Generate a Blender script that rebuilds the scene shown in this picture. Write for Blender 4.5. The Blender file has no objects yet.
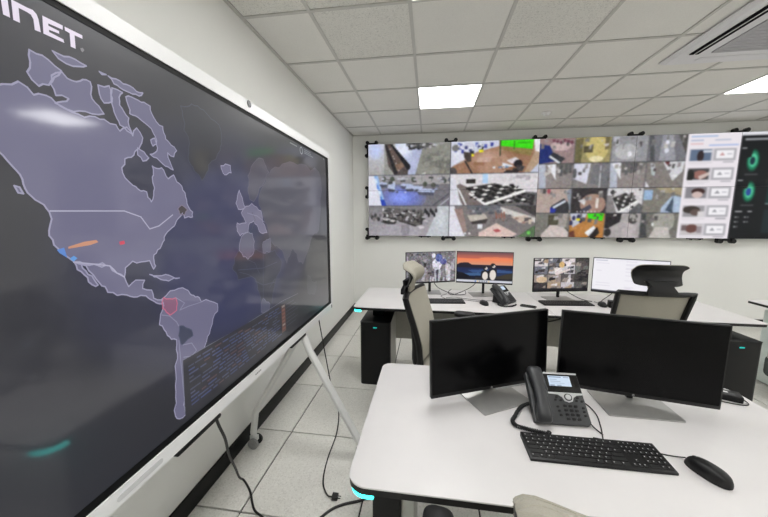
import bpy, bmesh, math, random
import numpy as np
from mathutils import Vector, Matrix
from mathutils.geometry import tessellate_polygon

# ------------------------------------------------------------------ camera, world, exposure
scene = bpy.context.scene
COL = scene.collection
rng = random.Random(7)
nrng = np.random.default_rng(11)
R = math.radians
CEIL = 2.697
cam_data = bpy.data.cameras.new('camera')
cam_data.sensor_width = 36.0
cam_data.lens = 36.0 * 311.06 / 768.0
cam_data.clip_start = 0.02
cam = bpy.data.objects.new('camera', cam_data)
COL.objects.link(cam)
cam.location = (1.1756, -4.7892, 1.4801)
cam.rotation_euler = (math.pi / 2 - 0.1318, 0.0, 0.1437)
scene.camera = cam
world = bpy.data.worlds.new('world'); scene.world = world
world.use_nodes = True
world.node_tree.nodes['Background'].inputs[0].default_value = (0.55, 0.56, 0.6, 1)
world.node_tree.nodes['Background'].inputs[1].default_value = 0.05
vs = scene.view_settings
vs.view_transform = 'Standard'
try: vs.look = 'None'
except Exception: pass
vs.exposure = 0.0
vs.gamma = 1.0
vs.use_curve_mapping = False
PANEL_LIGHT = 16.5          # radiance of the ceiling light panels

# ------------------------------------------------------------------ colour + materials
def lin(c):
    return tuple((v/255/12.92 if v/255 <= 0.04045 else ((v/255+0.055)/1.055)**2.4) for v in c)
MATS = {}
def mat(name, rgb, rough=0.5, metal=0.0, spec=0.5, var=0.04, scale=40.0, bump=0.0, bscale=200.0,
        emit=None, estr=0.0, coat=0.0, coatr=0.05):
    """procedural principled material: colour gently varied by noise, optional fine relief"""
    if name in MATS: return MATS[name]
    m = bpy.data.materials.new(name); m.use_nodes = True
    nt = m.node_tree; b = nt.nodes['Principled BSDF']
    tc = nt.nodes.new('ShaderNodeTexCoord')
    nz = nt.nodes.new('ShaderNodeTexNoise'); nz.inputs['Scale'].default_value = scale
    nz.inputs['Detail'].default_value = 3
    nt.links.new(tc.outputs['Object'], nz.inputs['Vector'])
    rp = nt.nodes.new('ShaderNodeValToRGB')
    c = lin(rgb)
    rp.color_ramp.elements[0].position = 0.3; rp.color_ramp.elements[1].position = 0.7
    rp.color_ramp.elements[0].color = tuple(max(0, v*(1-var)) for v in c) + (1,)
    rp.color_ramp.elements[1].color = tuple(min(1, v*(1+var)) for v in c) + (1,)
    nt.links.new(nz.outputs['Fac'], rp.inputs['Fac'])
    nt.links.new(rp.outputs['Color'], b.inputs['Base Color'])
    b.inputs['Roughness'].default_value = rough
    b.inputs['Metallic'].default_value = metal
    b.inputs['Specular IOR Level'].default_value = spec
    b.inputs['Coat Weight'].default_value = coat
    b.inputs['Coat Roughness'].default_value = coatr
    if emit is not None:
        b.inputs['Emission Color'].default_value = lin(emit) + (1,)
        b.inputs['Emission Strength'].default_value = estr
    if bump:
        n2 = nt.nodes.new('ShaderNodeTexNoise'); n2.inputs['Scale'].default_value = bscale
        nt.links.new(tc.outputs['Object'], n2.inputs['Vector'])
        bp = nt.nodes.new('ShaderNodeBump'); bp.inputs['Strength'].default_value = bump
        bp.inputs['Distance'].default_value = 0.004
        nt.links.new(n2.outputs['Fac'], bp.inputs['Height'])
        nt.links.new(bp.outputs['Normal'], b.inputs['Normal'])
    MATS[name] = m
    return m
def speckle_mat(name, base, dark, light, scale, rough, bump=0.0, amount=0.5):
    if name in MATS: return MATS[name]
    m = bpy.data.materials.new(name); m.use_nodes = True
    nt = m.node_tree; b = nt.nodes['Principled BSDF']
    g = nt.nodes.new('ShaderNodeNewGeometry')
    vo = nt.nodes.new('ShaderNodeTexVoronoi'); vo.inputs['Scale'].default_value = scale
    nt.links.new(g.outputs['Position'], vo.inputs['Vector'])
    sep = nt.nodes.new('ShaderNodeSeparateColor')
    nt.links.new(vo.outputs['Color'], sep.inputs['Color'])
    rp = nt.nodes.new('ShaderNodeValToRGB')
    e = rp.color_ramp.elements
    e[0].position = 0.0; e[0].color = lin(dark) + (1,)
    e[1].position = 1.0; e[1].color = lin(light) + (1,)
    mid = rp.color_ramp.elements.new(amount*0.5); mid.color = lin(base) + (1,)
    mid2 = rp.color_ramp.elements.new(1-amount*0.35); mid2.color = lin(base) + (1,)
    nt.links.new(sep.outputs['Red'], rp.inputs['Fac'])
    nz = nt.nodes.new('ShaderNodeTexNoise'); nz.inputs['Scale'].default_value = 3.0; nz.inputs['Detail'].default_value = 5
    nt.links.new(g.outputs['Position'], nz.inputs['Vector'])
    mx = nt.nodes.new('ShaderNodeMix'); mx.data_type = 'RGBA'; mx.blend_type = 'MULTIPLY'
    mx.inputs['Factor'].default_value = 0.08
    nt.links.new(rp.outputs['Color'], mx.inputs[6]); nt.links.new(nz.outputs['Fac'], mx.inputs[7])
    nt.links.new(mx.outputs[2], b.inputs['Base Color'])
    b.inputs['Roughness'].default_value = rough
    if bump:
        bp = nt.nodes.new('ShaderNodeBump'); bp.inputs['Strength'].default_value = bump; bp.inputs['Distance'].default_value = 0.004
        nt.links.new(sep.outputs['Green'], bp.inputs['Height']); nt.links.new(bp.outputs['Normal'], b.inputs['Normal'])
    MATS[name] = m
    return m
def screen_mat(name, strength, rough=0.3, spec=0.5, coat=0.0, coatr=0.06, base=(8, 8, 9)):
    """lit display: emits the picture stored on the mesh, with a glass-like gloss"""
    if name in MATS: return MATS[name]
    m = bpy.data.materials.new(name); m.use_nodes = True
    nt = m.node_tree; b = nt.nodes['Principled BSDF']
    a = nt.nodes.new('ShaderNodeAttribute'); a.attribute_name = 'picture'
    nt.links.new(a.outputs['Color'], b.inputs['Emission Color'])
    b.inputs['Emission Strength'].default_value = strength
    b.inputs['Base Color'].default_value = lin(base) + (1,)
    b.inputs['Roughness'].default_value = rough
    b.inputs['Specular IOR Level'].default_value = spec
    b.inputs['Coat Weight'].default_value = coat
    b.inputs['Coat Roughness'].default_value = coatr
    MATS[name] = m
    return m
WALL = mat('painted_wall', (236, 236, 232), 0.75, var=0.015, scale=1.5, bump=0.05, bscale=90)
TILE_A = speckle_mat('ceiling_tile_smooth', (234, 233, 228), (228, 227, 222), (238, 237, 232), 260, 0.9, 0.1)
TILE_B = speckle_mat('ceiling_tile_fissured', (230, 229, 223), (206, 205, 200), (238, 237, 232), 170, 0.9, 0.3, 0.5)
GRID = mat('ceiling_grid_metal', (196, 195, 190), 0.5, var=0.02)
FLOOR = speckle_mat('floor_tile_laminate', (226, 224, 217), (212, 209, 202), (234, 232, 226), 140, 0.33, 0.0, 0.7)
JOINT = mat('floor_joint', (18, 17, 16), 0.8)
BLACKTRIM = mat('black_skirting', (11, 11, 12), 0.5, spec=0.3)
WHITEP = mat('white_plastic', (232, 232, 232), 0.35, var=0.01)
WHITEM = mat('white_powder_coat', (226, 226, 224), 0.4, var=0.015)
LAMINATE = mat('white_desk_laminate', (220, 217, 216), 0.42, var=0.015, scale=9)
SLOTM = mat('matt_black_slot', (12, 12, 13), 0.9, spec=0.1)
BLACKP = mat('black_plastic', (15, 15, 16), 0.45, var=0.08, spec=0.4)
BLACKG = mat('black_gloss_plastic', (14, 14, 15), 0.22, var=0.05)
BLACKS = mat('black_satin_metal', (13, 13, 14), 0.42, var=0.06, spec=0.3)
DARKG = mat('dark_grey_plastic', (52, 53, 54), 0.45, var=0.05)
PHONEB = mat('charcoal_phone_plastic', (56, 57, 59), 0.42, var=0.05)
SILVER = mat('brushed_silver', (176, 175, 172), 0.36, metal=0.55, var=0.04, scale=25)
SILVERP = mat('silver_plastic', (196, 197, 198), 0.35, metal=0.2, var=0.02)
GREYP = mat('grey_plastic', (150, 150, 150), 0.5)
LGREY = mat('light_grey_panel', (190, 189, 182), 0.5, var=0.02)
MODESTY = mat('beige_grey_panel', (176, 174, 164), 0.6, var=0.03)
FABRIC = mat('beige_mesh_fabric', (166, 162, 149), 0.85, var=0.06, scale=500, bump=0.25, bscale=900)
RUBBER = mat('rubber', (26, 26, 27), 0.7)
CABLE = mat('black_cable', (24, 23, 23), 0.5)
OFFSCREEN = mat('dark_monitor_glass', (6, 6, 7), 0.2, var=0.03, spec=0.14)
LED = mat('teal_led', (10, 120, 120), 0.4, emit=(42, 225, 215), estr=8.0)
LED2 = mat('teal_indicator', (10, 90, 90), 0.4, emit=(20, 190, 180), estr=1.0)
BEZEL = mat('matt_black_bezel', (10, 10, 11), 0.5, spec=0.2)
LAMP = mat('light_diffuser', (240, 240, 240), 0.5, emit=(252, 252, 252), estr=PANEL_LIGHT)
ACW = mat('air_conditioner_white', (226, 226, 228), 0.45, var=0.01)
ACG = mat('air_conditioner_grille', (176, 176, 180), 0.55, var=0.03)
KEYM = mat('key_plastic', (30, 30, 31), 0.4, var=0.1)
LEGEND = mat('key_legend', (190, 190, 190), 0.6)
FEEDM = screen_mat('video_wall_picture', 1.0, rough=0.55, spec=0.2)
MONM = screen_mat('monitor_picture', 1.0, rough=0.4, spec=0.3)
TVM = screen_mat('touch_display_picture', 1.0, rough=0.36, spec=0.5, coat=0.9, coatr=0.08, base=(48, 48, 52))
LCDM = screen_mat('phone_display_picture', 1.0, rough=0.4)

# ------------------------------------------------------------------ mesh helpers
class MB:
    def __init__(s): s.v = []; s.f = []; s.c = None; s.mi = []; s.M = Matrix.Identity(4)
    def add(s, vs_, fs, mi=0):
        o = len(s.v)
        s.v += [tuple(s.M @ Vector(p)) for p in vs_]
        s.f += [tuple(i + o for i in f) for f in fs]; s.mi += [mi]*len(fs)
        return s
    def box(s, x0, x1, y0, y1, z0, z1):
        return s.add([(x0,y0,z0),(x1,y0,z0),(x1,y1,z0),(x0,y1,z0),(x0,y0,z1),(x1,y0,z1),(x1,y1,z1),(x0,y1,z1)],
                     [(0,3,2,1),(4,5,6,7),(0,1,5,4),(1,2,6,5),(2,3,7,6),(3,0,4,7)])
    def prism(s, pts, a, b, fn=None):
        """extrude a 2-D outline (counter-clockwise) from a to b; fn maps (u,v,w) to 3-D"""
        fn = fn or (lambda u, v, w: (u, v, w))
        n = len(pts)
        return s.add([fn(u, v, a) for u, v in pts] + [fn(u, v, b) for u, v in pts],
                     [tuple(range(n-1, -1, -1)), tuple(range(n, 2*n))] + [(i, (i+1) % n, (i+1) % n + n, i + n) for i in range(n)])
    def loft(s, rings, cap=True):
        n = len(rings[0]); vs_ = [p for r in rings for p in r]; fs = []
        for k in range(len(rings)-1):
            for i in range(n):
                j = (i+1) % n
                fs.append((k*n+i, k*n+j, (k+1)*n+j, (k+1)*n+i))
        if cap:
            fs.append(tuple(range(n-1, -1, -1))); fs.append(tuple(range((len(rings)-1)*n, len(rings)*n)))
        return s.add(vs_, fs)
    def tube(s, path, r, n=8, r2=None, up=None, smooth=0):
        P = [Vector(p) for p in path]
        if smooth:
            n0 = len(P); P = spline(P, smooth)
            if isinstance(r, (list, tuple)): r = list(np.interp(np.linspace(0, n0-1, len(P)), range(n0), r))
            if isinstance(r2, (list, tuple)): r2 = list(np.interp(np.linspace(0, n0-1, len(P)), range(n0), r2))
        rings = []; prev = None
        for i, p in enumerate(P):
            t = (P[min(i+1, len(P)-1)] - P[max(i-1, 0)])
            t = t.normalized() if t.length > 1e-9 else Vector((0, 0, 1))
            if prev is None:
                a = Vector(up) if up else (Vector((0, 0, 1)) if abs(t.z) < 0.9 else Vector((0, 1, 0)))
                prev = (a - t*a.dot(t)).normalized()
            else:
                prev = (prev - t*prev.dot(t)).normalized()
            q = t.cross(prev)
            rr = r[i] if isinstance(r, (list, tuple)) else r
            ra = (r2[i] if isinstance(r2, (list, tuple)) else r2) if r2 is not None else rr
            rings.append([tuple(p + prev*(rr*math.cos(2*math.pi*k/n)) + q*(ra*math.sin(2*math.pi*k/n))) for k in range(n)])
        return s.loft(rings)
    def disc(s, c, r, h, axis='z', n=20, r1=None):
        r1 = r if r1 is None else r1
        def P(a, rr, w):
            u, v = rr*math.cos(a), rr*math.sin(a)
            return {'z': (c[0]+u, c[1]+v, c[2]+w), 'x': (c[0]+w, c[1]+u, c[2]+v), 'y': (c[0]+v, c[1]+w, c[2]+u)}[axis]
        return s.loft([[P(2*math.pi*k/n, r, 0) for k in range(n)], [P(2*math.pi*k/n, r1, h) for k in range(n)]])
    def ring(s, c, r0, r1, h, axis='z', n=24):
        def P(a, rr, w):
            u, v = rr*math.cos(a), rr*math.sin(a)
            return {'z': (c[0]+u, c[1]+v, c[2]+w), 'x': (c[0]+w, c[1]+u, c[2]+v), 'y': (c[0]+v, c[1]+w, c[2]+u)}[axis]
        rings = [[P(2*math.pi*k/n, q, w) for k in range(n)] for q, w in ((r0, 0), (r1, 0), (r1, h), (r0, h), (r0, 0))]
        return s.loft(rings, cap=False)
    def sheet(s, fn, nu, nv):
        vs_ = [fn(i/nu, j/nv) for j in range(nv+1) for i in range(nu+1)]
        fs = [(j*(nu+1)+i, j*(nu+1)+i+1, (j+1)*(nu+1)+i+1, (j+1)*(nu+1)+i) for j in range(nv) for i in range(nu)]
        return s.add(vs_, fs)
    def slab(s, fn, nu, nv, off):
        """closed slab between fn(u,v) and fn(u,v)+off(u,v)"""
        n = (nu+1)*(nv+1)
        A = [Vector(fn(i/nu, j/nv)) for j in range(nv+1) for i in range(nu+1)]
        B = [A[j*(nu+1)+i] + Vector(off(i/nu, j/nv)) for j in range(nv+1) for i in range(nu+1)]
        fs = []
        for j in range(nv):
            for i in range(nu):
                a, b, c, d = j*(nu+1)+i, j*(nu+1)+i+1, (j+1)*(nu+1)+i+1, (j+1)*(nu+1)+i
                fs += [(a, b, c, d), (d+n, c+n, b+n, a+n)]
        bd = [(j_, 0) for j_ in range(0)]
        loop = [i for i in range(nu+1)] + [j*(nu+1)+nu for j in range(1, nv+1)] + [nv*(nu+1)+i for i in range(nu-1, -1, -1)] + [j*(nu+1) for j in range(nv-1, 0, -1)]
        for k in range(len(loop)):
            a, b = loop[k], loop[(k+1) % len(loop)]
            fs.append((b, a, a+n, b+n))
        return s.add([tuple(p) for p in A+B], fs)
    def build(s, name, material, parent=None, bevel=0.0, seg=2, smooth=True, angle=35, kind=None):
        me = bpy.data.meshes.new(name)
        bm = bmesh.new()
        vs_ = [bm.verts.new(p) for p in s.v]
        for f in s.f:
            try: bm.faces.new([vs_[i] for i in f])
            except ValueError: pass
        bmesh.ops.recalc_face_normals(bm, faces=bm.faces[:])
        if bevel > 0:
            es = [e for e in bm.edges if len(e.link_faces) == 2 and e.calc_face_angle(0) > R(30)]
            bmesh.ops.bevel(bm, geom=es, offset=bevel, segments=seg, profile=0.5, affect='EDGES', clamp_overlap=True)
        if smooth:
            for f in bm.faces: f.smooth = True
            for e in bm.edges:
                if len(e.link_faces) == 2 and e.calc_face_angle(0) > R(angle): e.smooth = False
        bm.to_mesh(me); bm.free()
        me.materials.append(material)
        o = bpy.data.objects.new(name, me); COL.objects.link(o)
        if parent is not None: o.parent = parent
        if kind: o['kind'] = kind
        return o
def spline(P, k):
    P = [Vector(p) for p in P]; out = []
    for i in range(len(P)-1):
        p0, p1, p2, p3 = P[max(i-1, 0)], P[i], P[i+1], P[min(i+2, len(P)-1)]
        for j in range(k):
            t = j/k
            out.append(0.5*((2*p1) + (p2-p0)*t + (2*p0-5*p1+4*p2-p3)*t*t + (3*p1-p0-3*p2+p3)*t**3))
    out.append(P[-1]); return out
def rrect(x0, x1, y0, y1, r, n=6):
    """rounded rectangle; r is one radius or four (x0y0, x1y0, x1y1, x0y1)"""
    rs = [r]*4 if not isinstance(r, (list, tuple)) else list(r)
    out = []
    for (cx, cy, a0), q in zip(((x0, y0, 180), (x1, y0, 270), (x1, y1, 0), (x0, y1, 90)), rs):
        sx = 1 if cx == x0 else -1; sy = 1 if cy == y0 else -1
        if q <= 0: out.append((cx, cy)); continue
        for k in range(n+1):
            a = R(a0 + 90*k/n)
            out.append((cx + sx*q + q*math.cos(a), cy + sy*q + q*math.sin(a)))
    return out
def empty(name, label, cat, loc=(0, 0, 0), rz=0.0, group=None):
    o = bpy.data.objects.new(name, None); COL.objects.link(o)
    o.empty_display_size = 0.1
    o.location = loc; o.rotation_euler = (0, 0, rz)
    return tag(o, label, cat, group)
def tag(o, label, cat, group=None):
    o['label'] = label; o['category'] = cat
    if group: o['group'] = group
    return o
def struct(o): o['kind'] = 'structure'; return o
def text_mesh(body, size):
    cu = bpy.data.curves.new('lettering', 'FONT'); cu.body = body; cu.size = size
    cu.align_x = 'CENTER'; cu.align_y = 'CENTER'; cu.extrude = 0.0002
    t = bpy.data.objects.new('lettering', cu); COL.objects.link(t)
    me = bpy.data.meshes.new_from_object(t)
    bpy.data.objects.remove(t)
    return me

# ------------------------------------------------------------------ picture painting (screen contents)
class Canvas:
    """small picture drawn with polygons, then stored per vertex on the screen mesh"""
    def __init__(s, w, h, bg=(0, 0, 0)):
        s.w, s.h = w, h; s.a = np.empty((h, w, 3)); s.a[:] = bg
        s.y, s.x = np.mgrid[0:h, 0:w] + 0.5
    def poly(s, pts, col, box=(0, 0, 1, 1), alpha=1.0):
        X = [(box[0]+p[0]*(box[2]-box[0]))*s.w for p in pts]; Y = [(box[1]+p[1]*(box[3]-box[1]))*s.h for p in pts]
        bx0, bx1 = box[0]*s.w, box[2]*s.w; by0, by1 = box[1]*s.h, box[3]*s.h
        x0, x1 = int(max(0, math.floor(max(min(X), bx0)))), int(min(s.w, math.ceil(min(max(X), bx1))))
        y0, y1 = int(max(0, math.floor(max(min(Y), by0)))), int(min(s.h, math.ceil(min(max(Y), by1))))
        if x1 <= x0 or y1 <= y0: return
        xx, yy = s.x[y0:y1, x0:x1], s.y[y0:y1, x0:x1]
        ins = np.zeros(xx.shape, bool); j = len(X)-1
        for i in range(len(X)):
            c = ((Y[i] > yy) != (Y[j] > yy))
            with np.errstate(divide='ignore', invalid='ignore'):
                ins ^= c & (xx < (X[j]-X[i])*(yy-Y[i])/((Y[j]-Y[i]) or 1e-9) + X[i])
            j = i
        sub = s.a[y0:y1, x0:x1]
        sub[ins] = sub[ins]*(1-alpha) + np.array(col)*alpha
    def rect(s, x0, y0, x1, y1, col, box=(0, 0, 1, 1), alpha=1.0):
        s.poly([(x0, y0), (x1, y0), (x1, y1), (x0, y1)], col, box, alpha)
    def ell(s, cx, cy, rx, ry, col, box=(0, 0, 1, 1), alpha=1.0, n=20):
        s.poly([(cx+rx*math.cos(2*math.pi*k/n), cy+ry*math.sin(2*math.pi*k/n)) for k in range(n)], col, box, alpha)
    def glow(s, cx, cy, rx, ry, col, box=(0, 0, 1, 1), alpha=0.9, n=7):
        for k in range(n): s.ell(cx, cy, rx*(1-k/n), ry*(1-k/n), col, box, 1-(1-alpha)**(1/n))
    def line(s, x0, y0, x1, y1, w, col, box=(0, 0, 1, 1), alpha=1.0):
        asp = (box[2]-box[0])*s.w/((box[3]-box[1])*s.h)
        dx, dy = (x1-x0)*asp, y1-y0; L = math.hypot(dx, dy) or 1
        nx, ny = -dy/L*w/2/asp, dx/L*w/2
        s.poly([(x0+nx, y0+ny), (x1+nx, y1+ny), (x1-nx, y1-ny), (x0-nx, y0-ny)], col, box, alpha)
    def grad(s, x0, y0, x1, y1, ca, cb, box=(0, 0, 1, 1), horiz=False, n=24):
        for k in range(n):
            t = k/(n-1); c = tuple(a*(1-t)+b*t for a, b in zip(ca, cb))
            if horiz: s.rect(x0+(x1-x0)*k/n, y0, x0+(x1-x0)*(k+1)/n, y1, c, box)
            else: s.rect(x0, y0+(y1-y0)*k/n, x1, y0+(y1-y0)*(k+1)/n, c, box)
    def mottle(s, amp, cell):
        """coarse random light and dark patches, as in a busy compressed video image"""
        h2, w2 = s.h//cell+2, s.w//cell+2
        f = nrng.normal(0, amp, (h2, w2, 1)) + nrng.normal(0, amp*.25, (h2, w2, 3))
        iy = (np.arange(s.h)+nrng.integers(0, cell))//cell; ix = (np.arange(s.w)+nrng.integers(0, cell))//cell
        s.a += f[iy][:, ix]
    def noise(s, amp): s.a += nrng.normal(0, amp, s.a.shape)
    def blur(s, n=1):
        for _ in range(n):
            p = np.pad(s.a, ((1, 1), (1, 1), (0, 0)), mode='edge')
            s.a = (p[:-2, 1:-1] + p[2:, 1:-1] + 2*p[1:-1, 1:-1])/4
            p = np.pad(s.a, ((0, 0), (1, 1), (0, 0)), mode='edge')
            s.a = (p[:, :-2] + p[:, 2:] + 2*p[:, 1:-1])/4
    def linear(s):
        c = np.clip(s.a, 0, 255)/255
        return np.where(c <= 0.04045, c/12.92, ((c+0.055)/1.055)**2.4)
def picture(name, img, fn, material, parent):
    """a flat screen picture: grid of vertices placed by fn(u,v), v downwards; img is a linear (h,w,3) array"""
    h, w = img.shape[:2]
    co = np.array([fn((i+0.0)/(w-1), (j+0.0)/(h-1)) for j in range(h) for i in range(w)], dtype=np.float32)
    idx = np.arange(w*h).reshape(h, w)
    q = np.stack([idx[:-1, :-1], idx[1:, :-1], idx[1:, 1:], idx[:-1, 1:]], -1).reshape(-1, 4)
    me = bpy.data.meshes.new(name)
    me.vertices.add(w*h); me.vertices.foreach_set('co', co.ravel())
    me.loops.add(q.size); me.loops.foreach_set('vertex_index', q.ravel().astype(np.int32))
    me.polygons.add(len(q)); me.polygons.foreach_set('loop_start', np.arange(0, q.size, 4, dtype=np.int32))
    me.update(calc_edges=True)
    at = me.color_attributes.new('picture', 'FLOAT_COLOR', 'POINT')
    rgba = np.ones((w*h, 4), np.float32); rgba[:, :3] = img.reshape(-1, 3)
    at.data.foreach_set('color', rgba.ravel())
    me.materials.append(material)
    o = bpy.data.objects.new(name, me); COL.objects.link(o)
    if parent is not None: o.parent = parent
    return o
def flat_colour(me, rgb):
    at = me.color_attributes.new('picture', 'FLOAT_COLOR', 'POINT')
    at.data.foreach_set('color', (lin(rgb) + (1.0,))*len(me.vertices))

# ------------------------------------------------------------------ room shell
RX, RY = 0.4416 + 0.6*14, -(0.4386 + 0.6*13)
col_lines = [0.0] + [0.4416 + 0.6*k for k in range(15)]
row_lines = [0.0] + [-(0.4386 + 0.6*k) for k in range(14)]
struct(MB().box(-0.12, 0, RY-0.12, 0.12, -0.05, 2.9).build('wall_left', WALL))
struct(MB().box(0, RX, 0, 0.12, -0.05, 2.9).build('wall_back', WALL))
struct(MB().box(RX, RX+0.12, RY-0.12, 0.12, -0.05, 2.9).build('wall_right', WALL))
struct(MB().box(0, RX, RY-0.12, RY, -0.05, 2.9).build('wall_rear', WALL))
struct(MB().box(0, 0.012, RY, 0, 0, 0.1).build('baseboard_left', BLACKTRIM, bevel=0.003))
struct(MB().box(0.012, RX, -0.012, 0, 0, 0.1).build('baseboard_back', BLACKTRIM, bevel=0.003))
struct(MB().box(RX-0.012, RX, RY, -0.012, 0, 0.1).build('baseboard_right', BLACKTRIM, bevel=0.003))
# floor: dark underlay with every raised-floor tile laid on it
floor = struct(MB().box(-0.12, RX+0.12, RY-0.12, 0.12, -0.05, -0.012).build('floor', JOINT))
fx = [0.0] + [0.2546 + 0.6*k for k in range(15)]; fx = [v for v in fx if v < RX-0.05] + [RX]
fy = [0.0] + [-(0.513 + 0.6*k) for k in range(14)]; fy = [v for v in fy if v > RY+0.05] + [RY]
fmesh = {}
for i in range(len(fx)-1):
    for j in range(len(fy)-1):
        w, d = fx[i+1]-fx[i]-0.009, fy[j]-fy[j+1]-0.009
        key = (round(w, 3), round(d, 3))
        if key not in fmesh:
            o = MB().box(-w/2, w/2, -d/2, d/2, -0.012, 0.0).build('floor_tile', FLOOR, bevel=0.0012, seg=1, smooth=False)
            fmesh[key] = o.data
        else:
            o = bpy.data.objects.new('floor_tile', fmesh[key]); COL.objects.link(o)
        o.location = ((fx[i]+fx[i+1])/2, (fy[j]+fy[j+1])/2, 0); o.parent = floor
# ceiling: slab, hanging grid, and every lay-in tile
ceil = MB().box(-0.12, RX+0.12, RY-0.12, 0.12, CEIL+0.03, CEIL+0.06)
ceiling = struct(ceil.build('ceiling', WALL))
g = MB()
for x_ in col_lines[1:-1]: g.box(x_-0.011, x_+0.011, RY, 0, CEIL, CEIL+0.006)
for y_ in row_lines[1:-1]: g.box(0, RX, y_-0.011, y_+0.011, CEIL-0.0005, CEIL+0.0055)
g.build('ceiling_grid', GRID, ceiling)
struct(MB().box(0, 0.022, RY, 0, CEIL-0.004, CEIL+0.02).build('trim_1', GRID))
struct(MB().box(0.022, RX, -0.022, 0, CEIL-0.004, CEIL+0.02).build('trim_2', GRID))
cmesh = {}
is_light = lambda i, j: (i in (2, 7, 12)) and (j in (2, 5, 8, 11))
FISS = {(1, 5), (1, 4), (3, 4), (3, 5), (2, 6), (5, 6), (4, 8), (8, 5)}
lights = []
for i in range(len(col_lines)-1):
    for j in range(len(row_lines)-1):
        x0, x1, y1, y0 = col_lines[i], col_lines[i+1], row_lines[j], row_lines[j+1]
        if is_light(i, j): lights.append(((x0+x1)/2, (y0+y1)/2)); continue
        fis = (i, j) in FISS or (i*7+j*5) % 11 == 3 and j > 3
        w, d = round(x1-x0-0.008, 3), round(y1-y0-0.008, 3)
        key = (w, d, fis)
        if key not in cmesh:
            o = MB().box(-w/2, w/2, -d/2, d/2, 0.006, 0.02).build('ceiling_tile', TILE_B if fis else TILE_A, smooth=False)
            cmesh[key] = o.data
        else:
            o = bpy.data.objects.new('ceiling_tile', cmesh[key]); COL.objects.link(o)
        o.location = ((x0+x1)/2, (y0+y1)/2, CEIL); o.parent = ceiling
# square LED light panels lying in the grid
LL = {(0, 0): 'lit square ceiling panel above the left half of the video wall',
      (1, 0): 'lit square ceiling panel beyond the air conditioner cassette, at right',
      (0, 1): 'lit square ceiling panel at the top edge, nearer the camera'}
ORD = ('first', 'second', 'third', 'fourth')
for (x_, y_) in lights:
    a, b = round((x_-1.34)/3.0), round((-1.34-y_)/1.8)
    r = empty('ceiling_light', LL.get((a, b), 'lit ceiling panel, %s from the left wall and %s from the back wall' % (ORD[a], ORD[b])),
              'ceiling light', (x_, y_, CEIL), 0, 'square light panels in the ceiling')
    f = MB()
    for q in (rrect(-0.297, 0.297, -0.297, 0.297, 0),):
        f.box(-0.297, 0.297, -0.297, -0.291, 0.006, 0.02).box(-0.297, 0.297, 0.291, 0.297, 0.006, 0.02)
        f.box(-0.297, -0.291, -0.291, 0.291, 0.006, 0.02).box(0.291, 0.297, -0.291, 0.291, 0.006, 0.02)
    f.build('frame', WHITEP, r)
    MB().box(-0.291, 0.291, -0.291, 0.291, 0.009, 0.016).build('diffuser', LAMP, r, smooth=False)

# ------------------------------------------------------------------ ceiling air conditioner and smoke detector
ac = empty('air_conditioner', 'white square ceiling air conditioner cassette with dark slots and grey grille', 'air conditioner', (3.445, -2.315, CEIL-0.001))
def sq(h, r, z): return [(x, y, z) for x, y in rrect(-h, h, -h, h, r, 4)]
p = MB(); p.loft([sq(0.482, 0.012, 0.0), sq(0.482, 0.012, -0.008), sq(0.455, 0.015, -0.026), sq(0.300, 0.01, -0.030)])
p.build('panel', ACW, ac, angle=20)
gr = MB(); gr.loft([sq(0.272, 0.006, -0.0295), sq(0.272, 0.006, -0.037), sq(0.262, 0.004, -0.040)]); gr.build('grille_plate', ACG, ac)
gb = MB()
for k in range(13): gb.box(-0.25, 0.25, -0.245+0.04*k, -0.237+0.04*k, -0.0425, -0.0395)
gb.build('grille_rib', ACG, ac, kind='stuff')
for k in range(4):
    M4 = Matrix.Rotation(k*math.pi/2, 4, 'Z')
    if k == 0:      # the flap on the side towards the video wall is shut
        c_ = MB(); c_.M = M4; c_.box(-0.285, 0.285, 0.345, 0.398, -0.0318, -0.0265); c_.build('closed_flap', ACW, ac, bevel=0.001)
        continue
    s_ = MB(); s_.M = M4; s_.prism(rrect(-0.29, 0.29, 0.340, 0.402, 0.006, 3), -0.0320, -0.0265); s_.build('air_slot', SLOTM, ac)
    v_ = MB(); v_.M = M4; v_.box(-0.285, 0.285, 0.367, 0.374, -0.0340, -0.031); v_.build('louvre', ACW, ac, bevel=0.001)
    c_ = MB(); c_.M = M4; c_.disc((-0.36, 0.36, -0.029), 0.012, -0.004); c_.build('screw_cap', GREYP, ac)
sd = empty('smoke_detector', 'small round white smoke detector on the ceiling above the video wall', 'smoke detector', (2.512, -0.71, CEIL))
MB().disc((0, 0, 0.001), 0.055, -0.014, r1=0.052).build('base', WHITEP, sd)
MB().disc((0, 0, -0.013), 0.042, -0.022, r1=0.030).build('sensor_head', WHITEP, sd)

# ------------------------------------------------------------------ video wall: what the screens show
SS = 2
cv = Canvas(600*SS, 134*SS, (120, 120, 122))
b11, b12, b13 = [(0.0, k/3, 0.2, (k+1)/3) for k in range(3)]
b21, b22, b23 = [(0.2, k/3, 0.4, (k+1)/3) for k in range(3)]
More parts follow.
